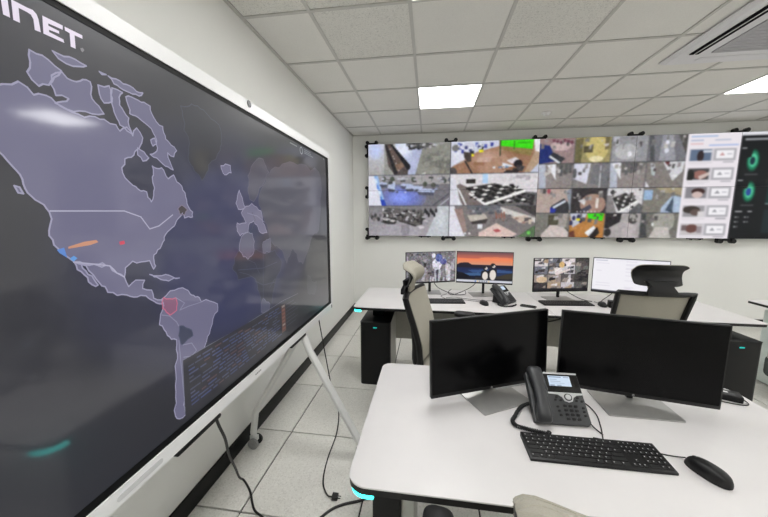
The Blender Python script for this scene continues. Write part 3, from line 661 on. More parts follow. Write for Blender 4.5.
# world map outlines on the touch display: -y and z in millimetres on the screen plane
MAP = {
 'north_america': [(4326,1704),(4304,1717),(4292,1712),(4284,1702),(4276,1707),(4264,1708),(4251,1701),(4235,1694),(4223,1691),(4178,1696),(4159,1696),(4133,1692),(4125,1680),(4106,1694),(4093,1677),(4080,1699),(4066,1679),(4070,1666),(4092,1640),(4120,1618),(4130,1596),(4125,1574),(4099,1555),(4070,1545),(4059,1520),(4045,1557),(4049,1584),(4046,1613),(4017,1613),(3998,1586),(3978,1599),(3969,1581),(3941,1552),(3932,1511),(3917,1496),(3919,1481),(3951,1478),(3957,1493),(3973,1478),(3992,1455),(4009,1445),(4024,1433),(4040,1405),(4067,1381),(4065,1351),(4072,1344),(4081,1368),(4106,1368),(4128,1373),(4148,1360),(4153,1338),(4170,1351),(4184,1370),(4217,1379),(4254,1389),(4272,1408),(4285,1427),(4287,1464),(4285,1490),(4304,1512),(4318,1539),(4330,1569),(4340,1585),(4349,1595),(4337,1697)],
 'mexico': [(4254,1389),(4217,1379),(4184,1370),(4170,1351),(4153,1338),(4145,1313),(4125,1325),(4101,1320),(4109,1300),(4084,1290),(4080,1267),(4056,1256),(4054,1244),(4073,1252),(4092,1268),(4116,1284),(4152,1294),(4195,1311),(4210,1335),(4233,1378)],
 'baja': [(4254,1389),(4242,1383),(4224,1354),(4214,1332),(4219,1330),(4239,1360)],
 'canada_victoria': [(4251,1749),(4232,1763),(4224,1755),(4208,1755),(4194,1765),(4180,1766),(4180,1732),(4158,1708),(4184,1700),(4209,1698),(4231,1694),(4251,1699),(4226,1716),(4248,1714),(4255,1734)],
 'banks': [(4281,1780),(4271,1778),(4253,1776),(4233,1765),(4258,1729),(4274,1721),(4289,1739)],
 'isle_a': [(4244,1796),(4225,1795),(4184,1796),(4199,1788),(4223,1783)],
 'isle_b': [(4158,1796),(4143,1796),(4153,1792)],
 'isle_c': [(4139,1795),(4121,1796),(4087,1794),(4053,1791),(4065,1779),(4099,1778),(4127,1783)],
 'isle_d': [(4164,1766),(4139,1774),(4136,1741),(4155,1732),(4163,1748)],
 'isle_e': [(4133,1772),(4108,1771),(4119,1740),(4099,1717),(4093,1680),(4107,1685),(4123,1694),(4134,1720),(4137,1736)],
 'baffin': [(4101,1764),(4069,1768),(4035,1765),(4032,1747),(4001,1724),(3995,1693),(3960,1669),(3972,1650),(3992,1657),(3978,1613),(4012,1624),(4049,1642),(4024,1663),(4033,1699),(4066,1722),(4095,1728)],
 'isle_f': [(4043,1679),(4030,1687),(4026,1673),(4038,1665)],
 'isle_g': [(4083,1651),(4054,1632),(4072,1621),(4085,1634)],
 'greenland': [(3931,1800),(3886,1821),(3836,1820),(3764,1794),(3755,1753),(3765,1711),(3831,1650),(3866,1596),(3896,1622),(3917,1663),(3907,1701),(3926,1774)],
 'vancouver': [(4331,1535),(4324,1533),(4320,1522),(4327,1523)],
 'cuba': [(4085,1332),(4036,1323),(3989,1304),(4028,1303),(4059,1317)],
 'gulf': [(3974,1504),(3958,1516),(3937,1502),(3950,1487),(3969,1490)],
 'south_america': [(4056,1258),(4026,1274),(3968,1264),(3949,1243),(3917,1226),(3910,1211),(3836,1183),(3837,1158),(3879,1108),(3909,1064),(3938,1031),(3969,1002),(3995,973),(4011,934),(4009,887),(4035,889),(4050,927),(4038,995),(4022,1071),(4019,1127),(4049,1152),(4071,1191),(4064,1218),(4052,1246)],
 'bolivia': [(4004,1163),(3961,1135),(3957,1116),(4001,1103),(4011,1137)],
 'colombia': [(4050,1261),(4009,1250),(4010,1213),(4034,1206),(4056,1232)],
 'iceland': [(3768,1658),(3715,1667),(3712,1641),(3750,1629)],
 'britain': [(3669,1583),(3653,1556),(3636,1520),(3683,1511),(3695,1532)],
 'scandinavia': [(3605,1644),(3542,1713),(3481,1731),(3435,1681),(3526,1604),(3574,1544),(3601,1551),(3610,1596)],
 'europe': [(3665,1497),(3589,1536),(3519,1507),(3508,1455),(3478,1412),(3544,1422),(3582,1465),(3611,1457),(3628,1419),(3681,1409),(3698,1429),(3695,1459),(3636,1458)],
 'asia': [(3492,1615),(3415,1694),(3260,1751),(3072,1777),(2784,1773),(2736,1662),(2814,1397),(2959,1341),(3093,1212),(3147,1231),(3217,1317),(3295,1247),(3343,1319),(3411,1345),(3462,1396),(3491,1459),(3533,1532)],
 'algeria': [(3654,1415),(3598,1414),(3590,1345),(3639,1311),(3693,1353)],
 'egypt': [(3516,1373),(3454,1386),(3460,1322),(3521,1324)],
 'africa': [(3726,1330),(3742,1290),(3711,1242),(3591,1222),(3570,1159),(3550,1031),(3497,1032),(3409,1196),(3348,1260),(3413,1326),(3460,1322),(3521,1324),(3590,1345),(3639,1311),(3693,1353)],
 'south_africa': [(3540,1126),(3483,1083),(3515,1037),(3562,1069)],
 'australia': [(3024,1134),(2878,1067),(2920,991),(3033,1028)],
}
MAP_LINES = {
 'us_canada': [(4284,1492),(4136,1495),(4094,1481),(4072,1450),(4043,1457),(3994,1487)],
 'us_mexico': [(4256,1389),(4217,1379),(4184,1370),(4170,1351),(4153,1338)],
 'sa1': [(4009,1250),(3979,1226),(3999,1210),(3964,1212),(3910,1210)],
 'sa2': [(4061,1215),(4036,1204),(4014,1179),(4008,1165)],
 'sa3': [(4000,1103),(3965,1095),(3948,1064),(3970,1054),(4000,1065)],
 'sa4': [(4012,1123),(4012,1024),(4012,918)],
 'legend': [(4006,1059),(3710,1054),(3356,1065),(3176,1057)],
 'legend_side': [(4006,1059),(4015,894)],
 'af1': [(3707,1280),(3527,1259),(3399,1267)],
 'af2': [(3595,1214),(3535,1184),(3427,1175)],
 'af3': [(3521,1320),(3541,1118)],
 'eu1': [(3625,1497),(3553,1485),(3499,1459)],
}
LETTERS = {
 'I': [(4308,1856),(4302,1860),(4304,1820),(4312,1820)],
 'N': [(4298,1852),(4276,1852),(4268,1853),(4263,1849),(4261,1842),(4260,1820),(4269,1819),(4269,1837),(4272,1843),(4278,1844),(4289,1844),(4290,1819),(4299,1819)],
 'E': [(4254,1852),(4221,1853),(4222,1845),(4246,1843),(4246,1839),(4229,1839),(4229,1834),(4246,1832),(4246,1828),(4223,1827),(4222,1821),(4256,1820)],
 'T': [(4218,1853),(4186,1854),(4186,1847),(4201,1846),(4202,1820),(4211,1820),(4210,1845),(4218,1846)],
 'R': [(4193,1826),(4188,1829),(4185,1826),(4189,1820),(4192,1821)],
}
MARKS = {
 'leg': [(3988,1031),(4003,893),(3357,1048),(3371,906)],
 'orange': [(3379,1044),(3336,1042),(3337,904),(3381,905)],
 'streak': [(4262,1421),(4231,1429),(4207,1431),(4203,1426),(4220,1421),(4262,1417)],
 'blue': [(4282,1417),(4269,1420),(4266,1399),(4278,1410)],
 'red': [(4157,1423),(4144,1425),(4143,1417),(4155,1415)],
 'toptext': [(3204,1861),(3156,1856),(2993,1869),(2850,1850)],
 'icon': [(3056,1851)],
 'small': [(2684,1870)],
}
# ------------------------------------------------------------------ large rolling touch display against the left wall
TX = 0.45
tv = empty('rolling_display', 'large wall-side touch display in white frame on wheels showing a world map', 'display', (0, 0, 0))
YR, YL, ZB, ZT = -2.565, -4.591, 0.795, 1.94            # outer frame
sYR, sYL, sZB, sZT = -2.640, -4.516, 0.862, 1.880       # lit screen
def yz(pts): return pts
fr = MB()
out = rrect(YL, YR, ZB, ZT, 0.022, 4); inn = rrect(YL+0.03, YR-0.03, ZB+0.046, ZT-0.046, 0.004, 4)
n = len(out)
ringz = [[(TX+0.004, a, b) for a, b in out], [(TX+0.010, a, b) for a, b in rrect(YL+0.004, YR-0.004, ZB+0.004, ZT-0.004, 0.02, 4)], [(TX+0.010, a, b) for a, b in inn], [(TX-0.004, a, b) for a, b in inn]]
fr.loft(ringz, cap=False)
fr.build('frame', WHITEP, tv, angle=50)
bk = MB(); bk.prism(rrect(YL+0.002, YR-0.002, ZB+0.002, ZT-0.002, 0.022, 4), TX-0.055, TX+0.0045, lambda u, v, w: (w, u, v))
bk.build('back_shell', WHITEM, tv)
bz = MB()
bz.loft([[(TX+0.006, a, b) for a, b in rrect(YL+0.029, YR-0.029, ZB+0.045, ZT-0.045, 0.004, 3)], [(TX+0.006, a, b) for a, b in rrect(sYL, sYR, sZB, sZT, 0.001, 3)], [(TX-0.002, a, b) for a, b in rrect(sYL, sYR, sZB, sZT, 0.001, 3)]], cap=False)
bz.build('bezel', BEZEL, tv)
# lit screen: dark ocean, slightly bluer towards the middle of the map
oc = Canvas(96, 54, (22, 23, 32)); oc.ell(.46, .5, .34, .42, (28, 31, 54)); oc.ell(.44, .52, .2, .3, (35, 40, 78)); oc.ell(.72, .17, .07, .08, (20, 36, 22)); oc.ell(.56, .52, .05, .05, (46, 34, 40)); oc.blur(6)
scr = picture('screen', oc.linear(), lambda u, v: (TX+0.0046, sYL+u*(sYR-sYL), sZT-v*(sZT-sZB)), TVM, tv)
def land(pts, rgb, name, lift, parent=scr):
    bm = bmesh.new()
    vs_ = [bm.verts.new((TX+0.0046+lift, -a/1000, b/1000)) for a, b in pts]
    for t in tessellate_polygon([[Vector((a, b, 0)) for a, b in pts]]):
        try: bm.faces.new([vs_[i] for i in t])
        except ValueError: pass
    bm.normal_update()
    for f in bm.faces:
        if f.normal.x < 0: f.normal_flip()
    me = bpy.data.meshes.new(name); bm.to_mesh(me); bm.free()
    flat_colour(me, rgb); me.materials.append(TVM)
    o = bpy.data.objects.new(name, me); COL.objects.link(o); o.parent = parent
    return o
class Lines:
    def __init__(s): s.v = []; s.f = []; s.col = []
    def line(s, pts, w, rgb, lift, closed=False):
        P = [(-a/1000, b/1000) for a, b in pts]
        if closed: P = P + [P[0]]
        for (a, b) in zip(P[:-1], P[1:]):
            dx, dz = b[0]-a[0], b[1]-a[1]; L = math.hypot(dx, dz)
            if L < 1e-6: continue
            nx, nz = -dz/L*w/2, dx/L*w/2; ex, ez = dx/L*w*0.3, dz/L*w*0.3
            o = len(s.v)
            s.v += [(TX+0.0046+lift, a[0]+nx-ex, a[1]+nz-ez), (TX+0.0046+lift, a[0]-nx-ex, a[1]-nz-ez), (TX+0.0046+lift, b[0]-nx+ex, b[1]-nz+ez), (TX+0.0046+lift, b[0]+nx+ex, b[1]+nz+ez)]
            s.f.append((o, o+1, o+2, o+3)); s.col += [lin(rgb)+(1.0,)]*4
    def build(s, name, parent):
        me = bpy.data.meshes.new(name); me.from_pydata(s.v, [], s.f)
        at = me.color_attributes.new('picture', 'FLOAT_COLOR', 'POINT'); at.data.foreach_set('color', [c for q in s.col for c in q])
        me.materials.append(TVM); o = bpy.data.objects.new(name, me); COL.objects.link(o); o.parent = parent
        return o
LAND = (100, 98, 126); EDGE = (152, 150, 176)
style = {'greenland': ((22, 25, 38), (48, 54, 72)), 'africa': ((32, 35, 52), (60, 64, 84)), 'asia': ((64, 65, 78), (78, 79, 92)), 'scandinavia': ((62, 62, 78), (84, 84, 102)), 'australia': ((40, 42, 50), (56, 58, 66)),
         'bolivia': ((48, 54, 78), (60, 66, 90)), 'colombia': ((128, 84, 112), (190, 96, 124)), 'gulf': ((40, 30, 34), (120, 110, 130)), 'europe': ((104, 102, 128), (150, 146, 170)),
         'algeria': ((86, 86, 108), (130, 128, 150)), 'egypt': ((80, 80, 100), (104, 104, 124)), 'south_africa': ((74, 76, 98), (100, 100, 124))}
EMU = {'bolivia', 'colombia', 'gulf', 'algeria', 'egypt', 'south_africa'}
ln = Lines()
def coast(pts, amp=0.16):
    out = list(pts); cr = random.Random(len(pts)*31+pts[0][0])
    for lev in range(2):
        nxt = []
        for i, p in enumerate(out):
            q = out[(i+1) % len(out)]; dx, dy = q[0]-p[0], q[1]-p[1]; nxt.append(p)
            if math.hypot(dx, dy) > 14:
                o = cr.uniform(-amp, amp); nxt.append((p[0]+dx*.5-dy*o, p[1]+dy*.5+dx*o))
        out = nxt
    return out
for nm, pts in MAP.items():
    pts = coast(pts)
    fill, edge = style.get(nm, (LAND, EDGE))
    up = 0.0006 if nm in EMU else 0.0003
    land(pts, fill, 'land', up)
    ln.line(pts, 0.0030, edge, up+0.0003, True)
for nm, pts in MAP_LINES.items():
    c = (170, 168, 190) if nm.startswith('us') else ((110, 112, 124) if nm.startswith('legend') else ((64, 68, 88) if nm.startswith('af') else (132, 130, 154)))
    ln.line(pts, 0.0028 if not nm.startswith('legend') else 0.002, c, 0.0011)
# country borders of the dim continents
for pts in ([(3640, 1311), (3590, 1290), (3560, 1240)], [(3700, 1270), (3640, 1250), (3591, 1222)], [(3480, 1160), (3430, 1190), (3380, 1180)], [(3300, 1560), (3180, 1540), (3080, 1500)], [(3420, 1480), (3340, 1450), (3260, 1470)], [(3260, 1400), (3180, 1420), (3060, 1380)], [(3600, 1430), (3570, 1470), (3590, 1500)]):
    ln.line(pts, 0.0024, (66, 68, 84), 0.0010)
ln.build('border_line', scr)['kind'] = 'stuff'
# attack flashes
for nm, rgb in (('streak', (196, 136, 104)), ('blue', (72, 124, 200)), ('red', (200, 50, 78)), ('orange', (84, 58, 54))):
    land(MARKS[nm], rgb, 'map_marker', 0.0013)
land([(4262, 1397), (4254, 1402), (4248, 1396), (4256, 1390)], (90, 150, 214), 'map_marker', 0.0013)
# legend: rows of small print in the lower right of the map
land([(4004, 1056), (3180, 1056), (3180, 870), (4014, 870)], (30, 30, 38), 'legend_panel', 0.0012)
lg = Lines()
for r_ in range(12):
    z = 1040-r_*12.5
    y = 3985
    while y > 3420:
        w = rng.uniform(14, 46)
        rgb = rng.choice([(66, 76, 116), (58, 68, 106), (74, 78, 106), (70, 76, 108), (86, 62, 66), (66, 70, 90)])
        if rng.random() < 0.8: lg.line([(y, z), (y-w, z)], 0.0052, rgb, 0.0016)
        y -= w + rng.uniform(6, 16)
for r_ in range(7): lg.line([(3370, 1036-r_*19), (3346, 1036-r_*19)], 0.010, rng.choice([(120, 84, 72), (140, 132, 126), (116, 74, 62)]), 0.0017)
for r_ in range(7): lg.line([(3330, 1036-r_*19), (3250-rng.uniform(0, 60), 1036-r_*19)], 0.004, (62, 64, 76), 0.0016)
lg.line([(3205, 1862), (3120, 1862)], 0.006, (120, 124, 124), 0.0016)
for z in (1866, 1856, 1847): lg.line([(3020, z), (3020-rng.uniform(90, 170), z)], 0.005, (112, 118, 118), 0.0016)
lg.line([(2692, 1872), (2680, 1872)], 0.012, (100, 104, 104), 0.0016)
for k in range(12):
    a, b_ = 2*math.pi*k/12, 2*math.pi*(k+1)/12
    lg.line([(3062+18*math.cos(a), 1852+18*math.sin(a)), (3062+18*math.cos(b_), 1852+18*math.sin(b_))], 0.006, (140, 144, 144), 0.0016)
lg.build('small_print', scr)['kind'] = 'stuff'
# brand lettering along the top left of the screen: the same letters as on the display
L4 = {'F': [(4512, 1853), (4478, 1853), (4478, 1846), (4503, 1846), (4503, 1840), (4482, 1840), (4482, 1833), (4503, 1833), (4503, 1820), (4512, 1820)],
      'T2': [(4356, 1853), (4320, 1853), (4320, 1846), (4334, 1846), (4334, 1820), (4343, 1820), (4343, 1846), (4356, 1846)],
      'R2': [(4405, 1820), (4405, 1852), (4380, 1852), (4372, 1848), (4370, 1840), (4373, 1833), (4380, 1831), (4370, 1820), (4380, 1820), (4389, 1831), (4389, 1838), (4380, 1840), (4382, 1844), (4396, 1845), (4396, 1820)]}
for nm in ('F', 'T2', 'R2'): land(L4[nm], (226, 216, 232), 'letter', 0.0016)
for dy in (0, 28): land([(4464-dy, 1853), (4456-dy, 1853), (4456-dy, 1820), (4464-dy, 1820)], (226, 216, 232), 'letter', 0.0016)
for zz in (1846, 1820): land([(4456, zz+7), (4436, zz+7), (4436, zz), (4456, zz)], (226, 216, 232), 'letter', 0.0016)
LETTERS['I'] = [(4312, 1856), (4303, 1856), (4303, 1820), (4312, 1820)]
for nm in ('I', 'N', 'E', 'T', 'R'): land(LETTERS[nm], (226, 216, 232) if nm != 'R' else (120, 118, 122), 'letter', 0.0016)
# frame details
MB().disc((TX+0.0095, -3.578, 1.925), 0.0135, 0.003, 'x').build('camera_lens', BLACKG, tv)
for y0, y1 in ((-4.235, -4.107),):
    q = MB(); q.prism(rrect(y0, y1, ZB+0.016, ZB+0.030, 0.006, 4), TX+0.0095, TX+0.0115, lambda u, v, w: (w, u, v)); q.build('speaker_grille', mat('frame_inset_grey', (205, 205, 206), 0.5), tv)
for y0, y1 in ((-4.06, -3.865), (-3.29, -3.095)):
    q = MB(); q.prism(rrect(y0, y1, ZB-0.012, ZB+0.002, 0.006, 4), TX-0.02, TX+0.0115, lambda u, v, w: (w, u, v)); q.build('pen_tray', BLACKP, tv, bevel=0.002)
q = MB()
for k in range(4): q.box(TX+0.0098, TX+0.0108, -3.64+0.012*k, -3.632+0.012*k, ZB+0.022, ZB+0.028)
q.build('frame_marking', GREYP, tv)
q = MB(); q.box(TX+0.0095, TX+0.012, -2.60, -2.592, ZB+0.012, ZB+0.034); q.build('side_port', DARKG, tv)
# A-frame stand on castors
for yy in (-3.075, -4.36):
    st = MB()
    cast = []
    st.tube([(0.405, yy, 1.10), (0.430, yy, 0.80), (0.470, yy, 0.68), (0.775, yy, 0.105)], 0.019, 10, r2=0.030, up=(1, 0, 0))
    st.tube([(0.405, yy, 0.84), (0.390, yy, 0.74), (0.095, yy, 0.24), (0.072, yy, 0.10)], 0.018, 10, r2=0.028, up=(1, 0, 0))
    st.build('stand_leg', WHITEM, tv)
    for cx in (0.075, 0.78):
        h_ = MB(); h_.disc((cx, yy, 0.07), 0.016, 0.04); h_.box(cx-0.026, cx+0.026, yy-0.013, yy+0.013, 0.045, 0.078)
        c_ = h_.build('castor', WHITEM, tv, bevel=0.004)
        for s in (-1, 1):
            w_ = MB(); w_.disc((cx+0.006, yy+s*0.026-0.009, 0.034), 0.034, 0.018, 'y', 20); w_.ring((cx+0.006, yy+s*0.026-0.0105, 0.034), 0.012, 0.022, 0.021, 'y', 18)
            w_.build('wheel', RUBBER if s > 0 else GREYP, c_, bevel=0.002)
MB().tube([(0.385, -3.075, 1.2), (0.385, -4.36, 1.2)], 0.02, 10).build('cross_bar', WHITEM, tv)
MB().box(0.385, 0.40, -4.05, -3.35, 1.05, 1.65).build('mount_plate', WHITEM, tv, bevel=0.003)
# cables dropping from the display
c1 = empty('power_cable', 'thick black cord hanging from the touch display down to the skirting and floor', 'cable', (0, 0, 0))
MB().tube([(0.405, -3.832, 0.83), (0.405, -3.828, 0.775), (0.395, -3.80, 0.700), (0.37, -3.735, 0.585), (0.31, -3.640, 0.430), (0.24, -3.508, 0.240), (0.175, -3.39, 0.07), (0.165, -3.34, 0.006), (0.239, -3.40, 0.006), (0.318, -3.494, 0.006), (0.385, -3.53, 0.006), (0.50, -3.60, 0.006)], 0.0055, 8, smooth=6).build('cord', CABLE, c1)
MB().tube([(0.405, -3.832, 0.80), (0.405, -3.829, 0.772)], 0.009, 10).build('strain_relief', RUBBER, c1)
c2 = empty('plug_cable', 'thin black cord with a loose plug lying on the floor tiles', 'cable', (0, 0, 0))
MB().tube([(0.405, -2.74, 0.83), (0.41, -2.735, 0.75), (0.415, -2.70, 0.62), (0.418, -2.64, 0.44), (0.425, -2.58, 0.24), (0.44, -2.55, 0.08), (0.475, -2.56, 0.005), (0.53, -2.70, 0.005), (0.572, -2.90, 0.005), (0.583, -3.12, 0.005), (0.610, -3.28, 0.005), (0.66, -3.36, 0.005), (0.694, -3.372, 0.008)], 0.004, 8, smooth=6).build('cord', CABLE, c2)
pl = MB(); pl.box(0.692, 0.724, -3.388, -3.356, 0.001, 0.022); pl.box(0.724, 0.740, -3.381, -3.377, 0.009, 0.013); pl.box(0.724, 0.740, -3.367, -3.363, 0.009, 0.013); pl.build('plug', BLACKP, c2, bevel=0.003)
c3 = MB().tube([(0.62, -3.56, 0.005), (0.674, -3.485, 0.005), (0.715, -3.435, 0.005), (0.77, -3.40, 0.005), (0.84, -3.372, 0.005), (0.90, -3.342, 0.005), (1.02, -3.36, 0.005), (1.12, -3.43, 0.005)], 0.0065, 8, smooth=6).build('floor_cable', CABLE)
tag(c3, 'black cable lying on the floor running under the front desk', 'cable')

# ------------------------------------------------------------------ desks
DZ = 0.74
TZ = DZ + 0.0006      # things stand on the worktop
def make_desk(label, x0, x1, yf, yb, radii, led, ped_left=None, legs=(), modesty=None, ped_right=None):
    cx = (x0+x1)/2
    d = empty('desk', label, 'desk', (cx, (yf+yb)/2, 0))
    ox, oy = cx, (yf+yb)/2
    a, b, c, e = x0-ox, x1-ox, yf-oy, yb-oy
    top = MB().prism(rrect(a, b, c, e, radii, 8), DZ-0.005, DZ); top.build('worktop', LAMINATE, d, bevel=0.0012)
    core = MB().prism(rrect(a+0.0005, b-0.0005, c+0.0005, e-0.0005, radii, 8), DZ-0.024, DZ-0.0052); core.build('edge_band', BLACKP, d)
    for side in led:
        r = radii[0] if side == 'left' else radii[1]
        # strip of light under the rounded front corner and along the end of the top
        P = []
        sx = 1 if side == 'left' else -1
        X = a if side == 'left' else b
        P.append((X + sx*0.004, c + r + 0.012))
        for k in range(1, 9):
            t = R(90*k/8); P.append((X + sx*(0.006 + (r-0.006)*(1-math.cos(t))), c + r - (r-0.006)*math.sin(t)))
        P.append((X + sx*(r+0.02), c+0.006))
        m = MB()
        m.loft([[(x_, y_, DZ-0.041), (x_, y_, DZ-0.0245), (x_+sx*0.004, y_+0.004, DZ-0.0245), (x_+sx*0.004, y_+0.004, DZ-0.041)] for x_, y_ in P])
        m.build('light_strip', LED, d)
    def pedestal(px0, px1, py0, py1, h):
        p = MB().prism(rrect(px0, px1, py0+0.03, py1, 0.012, 4), 0.012, h-0.004).build('pedestal', LGREY, d, bevel=0.004)
        f = MB(); f.loft([[(u, v, z) for u, v in rrect(px0-0.001, px1+0.001, py0, py0+0.06, (r_, r_, 0.002, 0.002), 5)] for r_, z in ((0.03, 0.0), (0.03, h-0.03), (0.028, h-0.008), (0.022, h))])
        f.build('front_cover', BLACKS, p)
        MB().box(px0-0.001, px1+0.001, py0+0.045, py1, h-0.01, h+0.001).build('top_cover', BLACKS, p, bevel=0.003)
        mx = (px0+px1)/2
        MB().prism(rrect(mx-0.017, mx+0.017, h-0.050, h-0.040, 0.0045, 4), py0-0.002, py0+0.002, lambda u, v, w: (u, w, v)).build('indicator_light', LED2, p)
        MB().box(px0+0.03, px1-0.03, py0+0.05, py1-0.03, 0.0, 0.012).build('plinth', BLACKP, p)
        MB().box(mx-0.055, mx+0.055, py0+0.2, py1-0.08, h, DZ-0.0245).build('support_column', BLACKS, p, bevel=0.004)
    if ped_left: pedestal(*[v-ox if i < 2 else v-oy for i, v in enumerate(ped_left[:4])], ped_left[4])
    if ped_right: pedestal(*[v-ox if i < 2 else v-oy for i, v in enumerate(ped_right[:4])], ped_right[4])
    for (lx0, lx1, ly0, ly1, m) in legs:
        MB().box(lx0-ox, lx1-ox, ly0-oy, ly1-oy, 0.0, DZ-0.0245).build('leg', m, d, bevel=0.006)
    if modesty:
        y_, z0 = modesty
        q = MB().box(a+0.12, b-0.03, y_-oy, y_-oy+0.018, z0, DZ-0.03).build('modesty_panel', MODESTY, d, bevel=0.002)
        rb = MB(); x_ = a+0.2
        while x_ < b-0.1: rb.box(x_, x_+0.006, y_-oy-0.003, y_-oy, z0+0.02, DZ-0.06); x_ += 0.06
        rb.build('panel_rib', MODESTY, q, kind='stuff')
    MB().box(a+0.15, b-0.15, -0.03, 0.03, DZ-0.075, DZ-0.0245).build('under_frame', BLACKS, d, bevel=0.003)
    return d
BYF, BYB = -2.335, -1.60
make_desk('white desk with black edge against the back wall, nearest the touch display', 0.556, 2.138, BYF, BYB, (0.045, 0.004, 0.004, 0.045), ('left',),
          ped_left=(0.592, 0.858, -2.225, -1.72, 0.572), legs=((2.06, 2.10, -2.15, -1.70, LGREY),), modesty=(-1.74, 0.25))
make_desk('white desk with black edge under the white document screen in the back row', 2.142, 3.545, BYF, BYB, (0.004, 0.03, 0.03, 0.004), (),
          legs=((3.22, 3.26, -2.15, -1.78, LGREY),), modesty=(-1.74, 0.25), ped_right=(3.300, 3.572, -2.29, -1.78, 0.588))
make_desk('white desk in the foreground holding two black monitors and a desk phone', 0.957, 2.485, -4.036, -3.290, (0.055, 0.055, 0.08, 0.045), ('left',),
          legs=((1.008, 1.10, -3.90, -3.43, BLACKS), (1.101, 1.145, -3.88, -3.43, LGREY), (2.34, 2.43, -3.90, -3.43, BLACKS)), modesty=None)
make_desk('white desk with dark edge at the right edge of the picture, beyond the back row', 4.03, 5.56, BYF, -1.615, (0.01, 0.02, 0.02, 0.01), (),
          legs=((5.40, 5.45, -2.2, -1.7, LGREY),), modesty=(-1.74, 0.25))
cb = empty('equipment_cabinet', 'white equipment cabinet with a dark green rounded window at right edge', 'cabinet', (4.33, -1.985, 0))
MB().prism(rrect(-0.17, 0.17, -0.37, 0.365, 0.02, 4), 0.01, 0.66).build('body', mat('cool_white_paint', (214, 224, 220), 0.4, var=0.02), cb, bevel=0.006)
MB().prism(rrect(-0.20, 0.283, 0.09, 0.27, 0.04, 5), -0.174, -0.168, lambda u, v, w: (w, u, v)).build('window', mat('dark_green_glass', (22, 46, 42), 0.25, coat=0.5), cb)
MB().box(-0.15, 0.15, -0.35, 0.34, 0.0, 0.012).build('plinth', BLACKP, cb)
MB().box(-0.1, 0.1, -0.28, 0.28, 0.655, DZ-0.077).build('support_column', WHITEM, cb, bevel=0.004)

